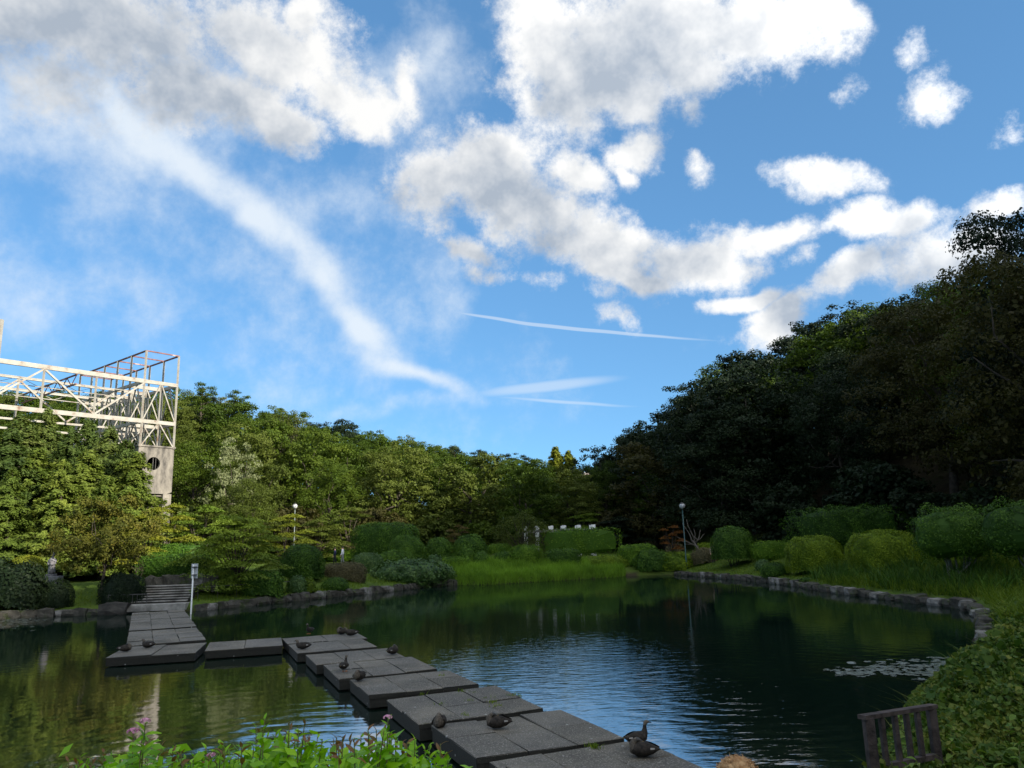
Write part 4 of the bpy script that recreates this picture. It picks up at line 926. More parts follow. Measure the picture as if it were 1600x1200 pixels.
    for nm, lo, hi in (('side_wall', (hx - .40, .353, z_leg), (hx, 3.2, zt)), ('side_wall', (-hx, .353, z_leg), (-hx + .40, 3.2, zt)), ('back_wall', (-hx + .40, 2.8, z_leg), (hx - .40, 3.197, zt - .01)),
                       ('roof_slab', (-hx - .12, -.12, zt), (hx + .12, 3.3, zt + .18)), ('leg', (hx - .95, .02, zb), (hx, 1.0, z_leg)), ('leg', (-hx, .02, zb), (-hx + .6, 1.0, z_leg)), ('leg', (hx - .9, 2.2, zb), (hx, 3.1, z_leg)), ('recessed_wall', (-hx + .6, 1.4, zb), (hx - .95, 1.7, z_leg)), ('floor_slab', (-hx + .003, .36, z_leg - .25), (hx - .003, 3.19, z_leg - .002))):
        m = Acc(); m.box(lo, hi); link(nm, m.mesh(nm), M['tower'], tw)
    m = Acc(); m.tube([(cx, .17, zc - rc - .02), (cx, .17, zc + rc + .02)], [.05, .05], 6); m.tube([(cx + .3, .17, zc - rc + .05), (cx + .3, .17, zc + rc - .05)], [.04, .04], 6)
    link('window_bars', m.mesh('window_bars'), M['dark_metal'], tw)
steel_frame()

# ------------------------------------------------------------------ walkway of concrete slabs
def bevel_box(lo, hi, b):
    (x0, y0, z0), (x1, y1, z1) = lo, hi; V = []; F = []
    V = [(x0, y0, z0), (x1, y0, z0), (x1, y1, z0), (x0, y1, z0), (x0, y0, z1 - b), (x1, y0, z1 - b), (x1, y1, z1 - b), (x0, y1, z1 - b), (x0 + b, y0 + b, z1), (x1 - b, y0 + b, z1), (x1 - b, y1 - b, z1), (x0 + b, y1 - b, z1)]
    F = [(0, 3, 2, 1), (0, 1, 5, 4), (1, 2, 6, 5), (2, 3, 7, 6), (3, 0, 4, 7), (4, 5, 9, 8), (5, 6, 10, 9), (6, 7, 11, 10), (7, 4, 8, 11), (8, 9, 10, 11)]
    return V, F
def slab(c, ang, Lx, Ly, top, cols, rows, label, group=None, seed=0):
    """one concrete slab standing in the pond: a body on two supports, its face made of separate tiles"""
    r = np.random.default_rng(seed); o = thing('walkway_slab', label, 'slab', (c[0], c[1], 0), ang, group)
    o.rotation_euler = (r.normal() * .004, r.normal() * .004, ang)
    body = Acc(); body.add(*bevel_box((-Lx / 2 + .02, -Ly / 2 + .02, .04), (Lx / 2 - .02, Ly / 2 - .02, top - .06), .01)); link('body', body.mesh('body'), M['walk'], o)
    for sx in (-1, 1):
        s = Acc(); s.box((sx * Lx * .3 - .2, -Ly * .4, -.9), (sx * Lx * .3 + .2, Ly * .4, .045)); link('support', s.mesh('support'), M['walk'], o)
    xs = np.linspace(-Lx / 2, Lx / 2, cols + 1)
    for i in range(cols):
        off = 0 if rows == 1 else r.normal() * .08
        ys = np.linspace(-Ly / 2, Ly / 2, rows + 1); ys[1:-1] += off
        for j in range(rows):
            g = .006; t = Acc(); dz = r.normal() * .007
            tv, tf = bevel_box((xs[i] + g, ys[j] + g, top - .075), (xs[i + 1] - g, ys[j + 1] - g, top + dz), .010); tv = np.array(tv)
            tv[4:, :2] += r.normal(size=(8, 2)) * .005; tv[8:, 2] += r.normal(size=4) * .004          # worn, slightly uneven edges
            t.add(tv, tf); link('tile', t.mesh('tile'), M['walk'], o)
    return o
def quad_mid(q): return np.mean([np.array(gp(x, y, .3)[:2]) for x, y in q], 0)
DIR = math.atan2(.385, .923)                     # across the walkway
WALK = [('D1', [(442, 996), (562.5, 989.5), (570, 997.5), (449.5, 1005.5)], 2.62, 1.75, 2, 1), ('D2', [(449.5, 1005), (567.5, 999), (590, 1011), (465, 1020)], 2.42, 2.35, 3, 1),
        ('D3', [(473, 1022.5), (606, 1012), (635, 1026), (497.5, 1037.5)], 2.46, 2.2, 3, 1), ('D4', [(502.5, 1037.5), (641, 1027), (687.5, 1046), (532, 1060)], 2.44, 2.45, 3, 2),
        ('D5', [(540, 1062), (696, 1047), (754, 1068), (582.5, 1086)], 2.46, 2.22, 3, 2), ('D6', [(597.5, 1091), (775, 1076), (855, 1109), (660, 1131)], 2.40, 2.46, 3, 2), ('D7', [(666, 1136), (869, 1111), (984, 1153), (752, 1186)], 2.48, 2.32, 3, 2)]
names = ['narrow walkway slab at the turn, with ducks on its far edge', 'walkway slab next to the turn with one duck lying on its left', 'walkway slab with a single duck resting on its right end', 'walkway slab with one upright duck on its left edge',
         'walkway slab with one duck on its left corner and a missing corner line', 'walkway slab with tufts of moss growing in its joints', 'large near walkway slab with a duck in the middle and one on its corner']
for i, (k, q, lx, ly, c, r_) in enumerate(WALK):
    slab(quad_mid(q), DIR, lx, ly, .30 + (.0, .0, -.012, .0, -.01, .012, .012)[i], c, r_, names[i], 'slabs of the walkway', 50 + i)
m7 = quad_mid(WALK[-1][1]); stp = np.array([.44, -.898]) * 2.5
slab(m7 + stp, DIR, 2.5, 2.35, .30, 3, 2, 'walkway slab with a pair of ducks side by side', 'slabs of the walkway', 70)
near = slab(m7 + stp * 1.93, DIR, 2.5, 2.35, .30, 3, 2, 'walkway slab leading to the near bank', 'slabs of the walkway', 71)
bq = gp(830, 1197, .42); bl = Acc(); bl.add(*bevel_box((-.28, -.22, .0), (.28, .22, .13), .015)); tag(link('concrete_block', bl.mesh('concrete_block'), M['walk'], None, (bq.x, bq.y - .05, .30), DIR), 'small loose concrete block lying on the walkway slab', 'block')
a0, a1 = np.array(gp(247.5, 955, .3)[:2]), np.array([-12.1, 27.1])
for i in range(6):
    c = a0 + (a1 - a0) * (i + .5) / 6; dd = (a1 - a0) / 6
    slab(c, math.atan2(-dd[0], dd[1]) + math.pi if False else math.atan2(dd[0], -dd[1]), 2.50, np.hypot(*dd) - .13, .30 + (-.015, .02, 0, .025, -.01, .015)[i], 3, 2, ['slab of the left landing walkway touching the bank below the stairs', 'slab of the straight left walkway between stairs and turn'][i > 0], 'slabs of the left walkway', 80 + i)
slab(quad_mid([(185, 1011), (312.5, 1004), (314, 1019.5), (180.5, 1026)]), math.atan2(.28, 1.2) + .02, 2.55, 2.45, .30, 2, 1, 'end slab of the left walkway with two ducks on it', 'slabs of the left walkway', 90)
slab(quad_mid([(321, 1002.5), (434, 996), (449, 1007.5), (326, 1017)]), DIR - .08, 2.36, 2.28, .29, 2, 1, 'bridging slab between the left walkway and the diagonal one', 'slabs of the left walkway', 91)
def moss():
    C = []; r = np.random.default_rng(9)
    for (px, py, n) in ((722, 1081, 40), (740, 1084, 30), (758, 1093, 25), (770, 1098, 30), (776, 1104, 25), (770, 1092, 30), (800, 1089, 60), (806, 1088, 50), (735, 1095, 15), (690, 1100, 20), (725, 1118, 15), (930, 1168, 40), (925, 1165, 20), (661, 1084, 15), (690, 1055, 10)):
        p = gp(px, py, .31)
        for _ in range(n): C.append((p.x + r.normal() * .06, p.y + r.normal() * .06, .29))
    C = np.array(C); tag(blades('moss_tufts', C, r.uniform(.03, .10, len(C)), .014, 'azalea', .6, r), 'tufts of moss and weed in the walkway joints', 'moss')
moss()

# ------------------------------------------------------------------ stone edging
def rock_mesh(seed, jag=.13):
    r = np.random.default_rng(seed); bm = bmesh.new(); bmesh.ops.create_cube(bm, size=1.0)
    bmesh.ops.subdivide_edges(bm, edges=bm.edges[:], cuts=1, use_grid_fill=True)
    for v in bm.verts:
        c = np.array(v.co); q = c / max(np.linalg.norm(c) * 2, .7) * .45 + c * .66; v.co = Vector(q * (1 + r.normal(size=3) * jag))
    me = bpy.data.meshes.new('stone'); bm.to_mesh(me); bm.free(); me.materials.append(M['stone']); return me
ROCKS = [rock_mesh(i) for i in range(9)]
def edging(pts, label, lo, hi, zs, seed):
    r = np.random.default_rng(seed); o = thing('stone_edging', label, 'stone wall', (pts[0][0], pts[0][1], 0)); bx, by = pts[0]
    for a, b in zip(pts[:-1], pts[1:]):
        a, b = np.array(a), np.array(b); L = np.linalg.norm(b - a); t = 0.0; ang = math.atan2(*(b - a)[::-1])
        while t < L:
            l = r.uniform(lo, hi); c = a + (b - a) * min((t + l / 2) / L, 1); h = r.uniform(*zs)
            k = link('stone', ROCKS[r.integers(9)], None, o, (c[0] - bx + r.normal() * .05, c[1] - by + r.normal() * .05, h * .28 + .02))
            k.rotation_euler = (r.normal() * .07, r.normal() * .07, ang + r.normal() * .06 + (math.pi if r.random() < .5 else 0)); k.scale = (l * 1.02, r.uniform(.45, .7), h * 1.1); t += l * .97
S_ = SHORE
edging(S_[-1:] + S_[0:3], 'mossy stone edging of the left shore below the dark bushes', .5, 1.0, (.32, .5), 1)
edging([(-18.2, 44.6)] + S_[4:11], 'stone edging of the left shore from the signpost to the reeds', .4, .9, (.34, .54), 2)
edging(S_[15:22], 'pale weathered stone edging along the right lawn', .5, 1.0, (.28, .46), 3)
edging(S_[21:24], 'broken stones under the ivy of the near right bank', .4, .8, (.22, .36), 4)
b = link('boulder', ROCKS[4].copy(), None, None, (gp(178, 957, .1).x, 44.0, .22)); b.data.materials.clear(); b.data.materials.append(M['boulder']); b.scale = (1.5, .9, .75); tag(b, 'dark boulder at the water edge left of the landing', 'boulder')

# ------------------------------------------------------------------ stairs, wall, rails, signpost, stone figure
def stairs():
    ang = math.atan2(STEP_D[1], STEP_D[0]) - math.pi / 2
    o = thing('stairs', 'dark concrete stairs rising from the left landing', 'stairs', (STEP0[0], STEP0[1], 0), ang); w = 1.55
    land = Acc(); land.add(*bevel_box((-w - .2, -.75, .1), (w + .25, .20, .46), .015)); link('landing', land.mesh('landing'), M['concrete'], o)
    n = 7; rise = .90 / n; z = .46
    for i in range(n):
        y0 = .20 + i * .31; z1 = z + rise * (i + 1)
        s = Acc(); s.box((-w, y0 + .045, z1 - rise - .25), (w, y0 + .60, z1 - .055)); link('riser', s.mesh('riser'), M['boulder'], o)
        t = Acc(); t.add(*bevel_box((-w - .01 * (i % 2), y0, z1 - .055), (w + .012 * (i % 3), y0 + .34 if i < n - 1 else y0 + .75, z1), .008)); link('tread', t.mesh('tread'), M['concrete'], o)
    # low curved retaining wall above, built of stone blocks
    wv = thing('retaining_wall', 'low weathered stone wall behind the top of the stairs', 'wall', (STEP0[0], STEP0[1] + 3.35, .98))
    for i in range(9):
        x = -2.0 + i * .5; k = link('stone', ROCKS[i], None, wv, (x, .10 * abs(x) ** 1.5 * -.3, .35 + .09 * math.cos(x * .8))); k.scale = (.62, .55, .95); k.rotation_euler = (0, 0, -.08 * x)
stairs()
def rail_fence(a, b, z0, h, n, label):
    a, b = np.array(a, float), np.array(b, float); o = thing('rail_fence', label, 'fence', (a[0], a[1], z0)); d = b - a
    t = Acc(); t.bar((0, 0, h), (d[0], d[1], h), .06, .05); link('rail', t.mesh('rail'), M['dark_metal'], o)
    for i in range(n):
        q = d * i / (n - 1); s = Acc(); s.tube([(q[0], q[1], -.3), (q[0], q[1], h)], [.028 if i in (0, n - 1) else .014] * 2, 6); link('post', s.mesh('post'), M['dark_metal'], o)
p, q = gp(141, 934, 1.0), gp(197, 933, 1.0); rail_fence((p.x, 44.75), (q.x, 44.85), .45, .55, 9, 'low dark metal rail fence on the grass left of the stairs')
p, q = at(306, 927, 46.3), at(430, 922, 48.6); rail_fence((p.x, 46.6), (q.x + .2, 51.0), .75, .45, 6, 'low dark rail along the grass under the spreading maple')
def signpost():
    p = gp(299, 947, .42); o = thing('signpost', 'slim white signpost with a small grey board beside the stairs', 'signpost', (p.x, p.y, hz(p.x, p.y)))
    Y = p.y; zb = hz(p.x, p.y); top = at(301, 881, Y).z - zb
    a = Acc(); a.tube([(0, 0, -.3), (0, 0, top - .05)], [.042, .042], 10); link('post', a.mesh('post', True), M['white'], o)
    a = Acc(); a.tube([(0, 0, .58), (0, 0, .66)], [.062, .062], 10); link('band', a.mesh('band'), M['dark_metal'], o)
    a = Acc(); a.add(*bevel_box((-.13, .05, top - .78), (.22, .09, top), .004)); bd = link('board', a.mesh('board'), M['sign'], o)
    for z in (top - .20, top - .62):
        a = Acc(); a.box((-.07, -.075, z), (.19, .049, z + .05)); link('bracket', a.mesh('bracket'), M['dark_metal'], bd)
    link('base_block', rock_mesh(77), M['boulder'], o, (0, 0, .02), 0, (.4, .4, .35))
signpost()
M['globe'] = rough_mat('frosted_globe', (.34, .35, .36), (.46, .47, .48), 4, .3, .05, .002, .5)
def lamp_post(px, top, Y, pole, label, rad=.21):
    c = at(px, top, Y); x = c.x; z0 = hz(x, Y); h = c.z - z0
    o = thing('lamp_post', label, 'lamp', (x, Y, z0))
    a = Acc(); a.tube([(0, 0, -.3), (0, 0, .9), (0, 0, 1.0), (0, 0, h - .15)], [.085, .085, .055, .045], 10); link('pole', a.mesh('pole', True), M[pole], o)
    g = Acc(); g.lathe([(rad * math.sin(math.pi * k / 12) + .002, -rad * math.cos(math.pi * k / 12)) for k in range(13)], 18, (0, 0, h + rad * .55)); gl = link('globe', g.mesh('globe', True), M['globe'], o)
    t = Acc(); t.lathe([(.09, -.05), (.10, .02), (.10, .08), (.06, .10)], 12, (0, 0, h - rad * .5)); link('collar', t.mesh('collar', True), M['dark_metal'], o)
    t = Acc(); t.lathe([(rad * .75, 0), (rad * .72, .03), (rad * .4, .10), (.02, .13)], 14, (0, 0, h + rad * 1.28)); link('cap', t.mesh('cap', True), M['dark_metal'], gl)
    for s in (-1, 1):
        t = Acc(); t.bar((s * rad * .60, -rad * .86, h + rad * .45), (s * rad * .60, -rad * .86, h + rad * .75), rad * .35, .03); link('rib', t.mesh('rib'), M['dark_metal'], gl)
M['lamp_grey'] = rough_mat('grey_green_paint', (.09, .11, .10), (.15, .17, .16), 5, .5, .1, .003)
lamp_post(461, 793, 68, 'lamp_grey', 'grey lamp post with a white globe above the yellow green maple')
lamp_post(1066, 793, 69, 'dark_green', 'dark green lamp post with a white globe in front of the shaded woods', .25)
lamp_post(957, 815, 104, 'dark_metal', 'small distant globe lamp behind the screen hedge', .30)
def figure():
    p = at(80, 899, 48.5); o = thing('stone_statue', 'grey stone figure on a low plinth under the autumn tree', 'statue', (p.x, 48.5, p.z - .25))
    z = hz(p.x, 48.5) - p.z + .2
    a = Acc(); a.add(*bevel_box((-.30, -.28, min(z, -.1)), (.62, .28, .20), .02)); a.add(*bevel_box((-.26, -.22, .20), (.24, .22, .34), .02)); link('plinth', a.mesh('plinth'), M['statue'], o)
    b = Acc(); b.lathe([(.02, .34), (.20, .34), (.21, .5), (.19, .75), (.17, .95), (.20, 1.1), (.21, 1.2), (.12, 1.30), (.065, 1.34), (.065, 1.38), (.10, 1.43), (.115, 1.50), (.10, 1.58), (.05, 1.63), (.005, 1.64)], 14)
    for s in (-1, 1): b.tube([(s * .20, 0, 1.2), (s * .23, -.06, .98), (s * .10, -.2, .86)], [.06, .055, .045], 7)
    link('figure', b.mesh('figure', True), M['statue'], o)
figure()
def pergola():
    o = at(870, 850, 83); zg = hz(o.x, 83); r0 = thing('pergola', 'white columned pergola half hidden by the long screen hedge', 'pergola', (o.x, 83, zg)); zt = at(870, 831, 83).z - zg
    xs = [at(px, 840, 83).x - o.x for px in (822, 840, 862, 882, 905, 928)]
    for i, x in enumerate(xs):
        for y in (0.0, 2.6):
            a = Acc(); a.add(*bevel_box((x - .17, y - .17, -.3), (x + .17, y + .17, zt), .02)); link('column', a.mesh('column'), M['white'], r0)
            c = Acc(); c.add(*bevel_box((x - .21, y - .21, zt + .22), (x + .21, y + .21, zt + .66), .02)); link('cap_block', c.mesh('cap_block'), M['white'], r0)
    for y in (0.0, 2.6):
        a = Acc(); a.box((xs[0] - .4, y - .12, zt), (xs[-1] + .4, y + .12, zt + .22)); link('beam', a.mesh('beam'), M['concrete'], r0)
    for i in range(12):
        x = xs[0] + (xs[-1] - xs[0]) * i / 11; a = Acc(); a.bar((x, -.5, zt + .27), (x, 3.1, zt + .27), .08, .10); link('rafter', a.mesh('rafter'), M['concrete'], r0)
pergola()
def far_building():
    c = at(906, 752, 210); o = thing('distant_building', 'pale pinkish building glimpsed between the trees at the valley end', 'building', (c.x, 210, hz(c.x, 210)))
    z0 = c.z - hz(c.x, 210); a = Acc(); a.add(*bevel_box((-3.2, 0, -2), (3.0, 6, z0 + 2.2), .1)); link('wall', a.mesh('wall'), M['pinkwall'], o)
    a = Acc(); a.box((-3.4, -.2, z0 + 2.2), (3.2, 6.2, z0 + 2.5)); link('roof', a.mesh('roof'), M['concrete'], o)
    for i in range(3):
        for j in range(2):
            a = Acc(); a.box((-2.3 + i * 1.8, -.06, z0 - 1.8 + j * 2.1), (-1.3 + i * 1.8, .02, z0 - .6 + j * 2.1)); f = link('window', a.mesh('window'), M['dark_metal'], o)
M['pinkwall'] = rough_mat('pale_pink_render', (.45, .38, .34), (.60, .52, .47), 1, .8, .1, .01)
far_building()
def near_fence():
    a, b = at(1352, 1117, 9.0), at(1452, 1104, 9.9); o = thing('wooden_rail', 'weathered wooden rail fence half buried in ivy on the near bank', 'fence', (a.x, a.y, a.z)); d = np.array(b - a)
    t = Acc(); t.bar((-.05, -.02, -.02), tuple(d * 1.08), .10, .045); link('top_rail', t.mesh('top_rail'), M['wood'], o)
    t = Acc(); t.bar((.0, 0, -.56), tuple(d * 1.05 + np.array([0, 0, -.56])), .07, .06); link('bottom_rail', t.mesh('bottom_rail'), M['wood'], o)
    zg = hz(a.x, a.y) - a.z - .6
    for k, wd in ((.03, .10), (1.02, .09)):
        q = d * k; s = Acc(); s.bar((q[0], q[1], min(zg, -1.1)), (q[0], q[1], q[2] - .03), wd, wd); link('post', s.mesh('post'), M['wood'], o)
    for k in (.22, .42, .60, .78):
        q = d * k; s = Acc(); s.bar((q[0], q[1], q[2] - .56), (q[0], q[1], q[2] - .04), .075, .045); link('baluster', s.mesh('baluster'), M['wood'], o)
near_fence()

# ------------------------------------------------------------------ ducks
def plain(name, col, rough=.6, spec=.3): m, t, out = material(name); MT(t).bsdf(out, col, rough, None, spec); return m
M['duck'] = rough_mat('brown_duck_plumage', (.008, .0065, .005), (.042, .033, .025), 26, .75, .6, .004, detail=3)
M['duck_head'] = rough_mat('pale_duck_face', (.045, .036, .028), (.15, .125, .095), 30, .75, .3, .003)
M['bill'] = plain('duck_bill', (.03, .028, .025), .4); M['bill_tip'] = plain('yellow_bill_tip', (.45, .30, .04), .4)
M['duck_foot'] = plain('orange_duck_foot', (.35, .11, .02), .5); M['speculum'] = plain('pale_wing_feathers', (.30, .28, .26), .6)
def duck_mesh(pose):
    if pose == 'rest':   # sitting, neck drawn in
        sp = [(-.29, .13, .010, .006), (-.25, .125, .040, .018), (-.18, .12, .080, .060), (-.08, .115, .112, .095), (.03, .115, .118, .108), (.12, .125, .098, .098), (.165, .165, .062, .066), (.172, .205, .044, .042), (.180, .245, .040, .038), (.205, .268, .040, .036), (.232, .268, .033, .029), (.250, .262, .018, .014), (.280, .254, .017, .009), (.300, .250, .013, .006), (.308, .249, .004, .003)]
    elif pose == 'alert':  # neck up
        sp = [(-.27, .17, .010, .006), (-.23, .16, .040, .020), (-.16, .145, .078, .062), (-.06, .14, .108, .096), (.04, .145, .112, .108), (.11, .17, .090, .096), (.145, .225, .052, .058), (.152, .285, .034, .034), (.156, .335, .031, .030), (.170, .372, .036, .034), (.198, .385, .037, .034), (.222, .382, .027, .024), (.240, .374, .017, .012), (.270, .364, .016, .008), (.288, .359, .012, .006), (.296, .357, .004, .003)]
    else:                 # tucked: head turned back over the shoulder
        sp = [(-.28, .12, .010, .006), (-.24, .12, .042, .020), (-.17, .115, .085, .064), (-.07, .115, .118, .100), (.04, .118, .120, .112), (.11, .135, .090, .094), (.125, .185, .055, .055), (.095, .222, .044, .040), (.06, .238, .044, .038), (.03, .236, .036, .030), (.005, .226, .018, .014), (-.025, .216, .016, .009), (-.04, .212, .005, .003)]
    n = 12; V = []; P = np.array(sp)
    for i in range(len(sp)):
        d = P[min(i + 1, len(sp) - 1), :2] - P[max(i - 1, 0), :2]; d /= np.linalg.norm(d) + 1e-9
        x, z, ry, rz = sp[i]
        for k in range(n):
            a = 2 * math.pi * k / n; u = math.sin(a) * rz; V.append((x - d[1] * u, math.cos(a) * ry, max(z + d[0] * u, .004)))
    F = [(i * n + k, i * n + (k + 1) % n, (i + 1) * n + (k + 1) % n, (i + 1) * n + k) for i in range(len(sp) - 1) for k in range(n)] + [tuple(range(n))[::-1], tuple((len(sp) - 1) * n + k for k in range(n))]
    me = new_mesh('body', V, F, None, True)
    for k in ('duck', 'duck_head', 'bill', 'bill_tip'): me.materials.append(M[k])
    L = len(sp); mi = []
    for f in range(len(F)):
        i = f // n; mi.append(3 if i >= L - 2 else 2 if i >= L - 5 else 1 if i >= L - 8 else 0)
    me.polygons.foreach_set('material_index', mi); return me
def wing_mesh(s):
    V = []; nu, nv = 7, 5
    for i in range(nu):
        t = i / (nu - 1); x = .10 - .36 * t; w = .085 * math.sin(math.pi * min(1, .25 + t * .72)) + .012
        for j in range(nv):
            a = -.35 + 1.35 * j / (nv - 1); y = (.124 - .07 * t * t) * math.cos(a) * 1.0; z = .115 + .10 * math.sin(a) * (w / .09) + .02 * t
            V.append((x, s * y, z))
    F = [(i * nv + j, i * nv + j + 1, (i + 1) * nv + j + 1, (i + 1) * nv + j) for i in range(nu - 1) for j in range(nv - 1)]
    me = new_mesh('wing', V, F if s > 0 else [f[::-1] for f in F], None, True); me.materials.append(M['duck']); me.materials.append(M['speculum'])
    me.polygons.foreach_set('material_index', [1 if (f // (nv - 1) == 4 and f % (nv - 1) == 1) else 0 for f in range(len(F))]); return me
DUCK = {p: duck_mesh(p) for p in ('rest', 'alert', 'tucked')}; WING = {s: wing_mesh(s) for s in (-1, 1)}
fa = Acc(); fa.add([(-.02, -.01, 0), (.07, -.04, 0), (.08, 0, 0), (.07, .04, 0), (-.02, .01, 0), (.0, 0, .03)], [(0, 1, 5), (1, 2, 5), (2, 3, 5), (3, 4, 5), (4, 0, 5)]); FOOTM = fa.mesh('foot')
DUCKS = [(196, 1018, 'tucked', 20, 'dark duck lying flat on the end slab of the left walkway'), (231, 1012, 'rest', 165, 'duck preening beside the flat lying one on the left walkway'),
         (484, 990, 'alert', 250, 'duck standing alone on the far left edge of the narrow slab'), (534, 991, 'tucked', 200, 'duck curled up beside another on the far edge of the narrow slab'), (549, 993, 'rest', 190, 'duck crouched at the far right corner of the narrow slab'),
         (473, 1014, 'rest', 175, 'duck lying on the left of the second slab from the turn'), (614, 1022, 'tucked', 60, 'duck resting on the right end of the third slab'), (537, 1049, 'alert', 80, 'duck with raised neck facing away on the left slab edge'),
         (561, 1063, 'tucked', 250, 'round resting duck on the corner behind the mossy slab'), (687, 1137, 'tucked', 265, 'dark duck hunched on the left corner of the large near slab'), (776, 1138, 'tucked', 178, 'duck asleep in the middle of the large near slab'),
         (997, 1168, 'alert', 20, 'duck with raised head, rear one of the near pair'), (1003, 1182, 'tucked', 165, 'duck lying in front of the near pair')]
for px, py, pose, deg, lab in DUCKS:
    p = gp(px, py, .31); s = .86 if pose == 'alert' else .98
    o = thing('duck', lab, 'duck', (p.x, p.y, .300 + (.025 if pose == 'alert' else 0)), math.radians(deg), 'ducks on the walkway', s)
    link('body', DUCK[pose], None, o)
    for k in (-1, 1): link('wing', WING[k], None, o, (0, 0, .028 if pose == 'alert' else 0))
    if pose == 'alert':
        for k in (-1, 1): link('foot', FOOTM, M['duck_foot'], o, (.04, k * .05, -.025))

# ------------------------------------------------------------------ people
M['skin'] = plain('skin', (.42, .26, .19), .5); M['black_hair'] = plain('dark_hair', (.012, .010, .009), .5); M['navy'] = plain('navy_jacket', (.010, .014, .055), .8); M['shirt'] = plain('white_shirt', (.72, .73, .78), .8)
M['grey_trousers'] = plain('grey_trousers', (.22, .22, .23), .8); M['dark_trousers'] = plain('dark_trousers', (.018, .018, .022), .8); M['beige'] = plain('beige_top', (.50, .38, .31), .8); M['blond'] = rough_mat('golden_brown_hair', (.34, .17, .065), (.62, .40, .20), 34, .6, .8, .01); M['shoe'] = plain('dark_shoes', (.02, .02, .02), .6)
def person(label, loc, rz, top, legs, hair, pose='walk', hgt=1.68, sleeves=True):
    """one continuous body grown from a jointed skeleton; hair is its child"""
    s = hgt / 1.70; J = {}
    if pose == 'sit':
        J = dict(pelvis=(0, 0, .10), waist=(0, -.02, .27), chest=(0, -.01, .45), neckb=(0, .0, .60), neck=(0, .01, .68), head=(0, .02, .76), crown=(0, .02, .87), nose=(0, .10, .775))
        for k, q in (('l', -1), ('r', 1)):
            J.update({k + 'sh': (q * .18, 0, .56), k + 'el': (q * .25, .08, .32), k + 'wr': (q * .14, .30, .27), k + 'ha': (q * .10, .37, .26), k + 'hip': (q * .10, .04, .10), k + 'kn': (q * .13, .42, .26), k + 'an': (q * .12, .52, -.10), k + 'to': (q * .13, .68, -.14)})
    else:
        J = dict(pelvis=(0, 0, .93), waist=(0, 0, 1.08), chest=(0, .01, 1.28), neckb=(0, .0, 1.43), neck=(0, .01, 1.50), head=(0, .025, 1.58), crown=(0, .02, 1.66), nose=(0, .11, 1.58))
        for k, q in (('l', -1), ('r', 1)):
            J.update({k + 'sh': (q * .19, 0, 1.40), k + 'el': (q * .25, -.03 * q, 1.13), k + 'wr': (q * .24, .08 - .08 * q, .90), k + 'ha': (q * .23, .11 - .08 * q, .82), k + 'hip': (q * .10, 0, .90), k + 'kn': (q * .10, .09 * q + .03, .50), k + 'an': (q * .09, .14 * q - .03, .09), k + 'to': (q * .10, .14 * q + .12, .04)})
    rad = dict(pelvis=.145, waist=.125, chest=.155, neckb=.075, neck=.055, head=.088, crown=.070, nose=.016, sh=.072, el=.047, wr=.034, ha=.036, hip=.092, kn=.060, an=.042, to=.036)
    E = [('pelvis', 'waist'), ('waist', 'chest'), ('chest', 'neckb'), ('neckb', 'neck'), ('neck', 'head'), ('head', 'crown'), ('head', 'nose')]
    for k in 'lr': E += [('chest', k + 'sh'), (k + 'sh', k + 'el'), (k + 'el', k + 'wr'), (k + 'wr', k + 'ha'), ('pelvis', k + 'hip'), (k + 'hip', k + 'kn'), (k + 'kn', k + 'an'), (k + 'an', k + 'to')]
    if pose == 'sit' or True:                     # fingers
        for k, q in (('l', -1), ('r', 1)):
            h = np.array(J[k + 'ha']); wv = h - np.array(J[k + 'wr']); wv /= np.linalg.norm(wv)
            for f in range(5):
                nm = '%sf%d' % (k, f); sp = (f - 2) * .018
                J[nm] = tuple(h + wv * (.075 if 0 < f else .045) + np.array([q * (-.03 if f == 0 else 0), sp, 0])); rad['f%d' % f] = .010; E.append((k + 'ha', nm))
    bm = bmesh.new(); sk = bm.verts.layers.skin.verify(); vs = {}
    for k, c in J.items():
        v = bm.verts.new(Vector(c) * s); r = (rad.get(k) or rad[k[1:]]) * (1.22 if pose != 'sit' and k not in ('neck', 'head', 'crown', 'nose') and k[1:2] != 'f' else 1); v[sk].radius = (r * s, r * s * (.78 if k in ('pelvis', 'waist', 'chest') else 1)); v[sk].use_root = (k == 'pelvis'); vs[k] = v
    for a, b in E: bm.edges.new((vs[a], vs[b]))
    me = bpy.data.meshes.new('body'); bm.to_mesh(me); bm.free(); tmp = bpy.data.objects.new('tmp', me); COL.objects.link(tmp)
    tmp.modifiers.new('s', 'SKIN').use_smooth_shade = True; sb = tmp.modifiers.new('d', 'SUBSURF'); sb.levels = sb.render_levels = 2
    dg = bpy.context.evaluated_depsgraph_get(); body = bpy.data.meshes.new_from_object(tmp.evaluated_get(dg)); bpy.data.objects.remove(tmp); bpy.data.meshes.remove(me)
    body.name = 'body'; body.materials.clear()
    for k in ('skin', top, legs, 'shoe'): body.materials.append(M[k])
    keys = list(J); JP = np.array([J[k] for k in keys]) * s; seg = [(a, b) for a, b in E]; A_ = np.array([J[a] for a, b in seg]) * s; B_ = np.array([J[b] for a, b in seg]) * s
    for p in body.polygons:
        c = np.array(p.center); e = B_ - A_; t = np.clip(((c - A_) * e).sum(1) / (e * e).sum(1), 0, 1); i = int(np.argmin(np.linalg.norm(A_ + e * t[:, None] - c, axis=1))); a, b = seg[i]
        n_ = b.lstrip('lr') if b[0] in 'lr' else b
        p.material_index = 0 if b in ('neck', 'head', 'crown', 'nose') or n_ in ('ha', 'f0', 'f1', 'f2', 'f3', 'f4') or (n_ == 'wr' and t[i] > .75) else 3 if n_ == 'to' else 2 if n_ in ('kn', 'an') or (n_ == 'hip') else 1
        p.use_smooth = True
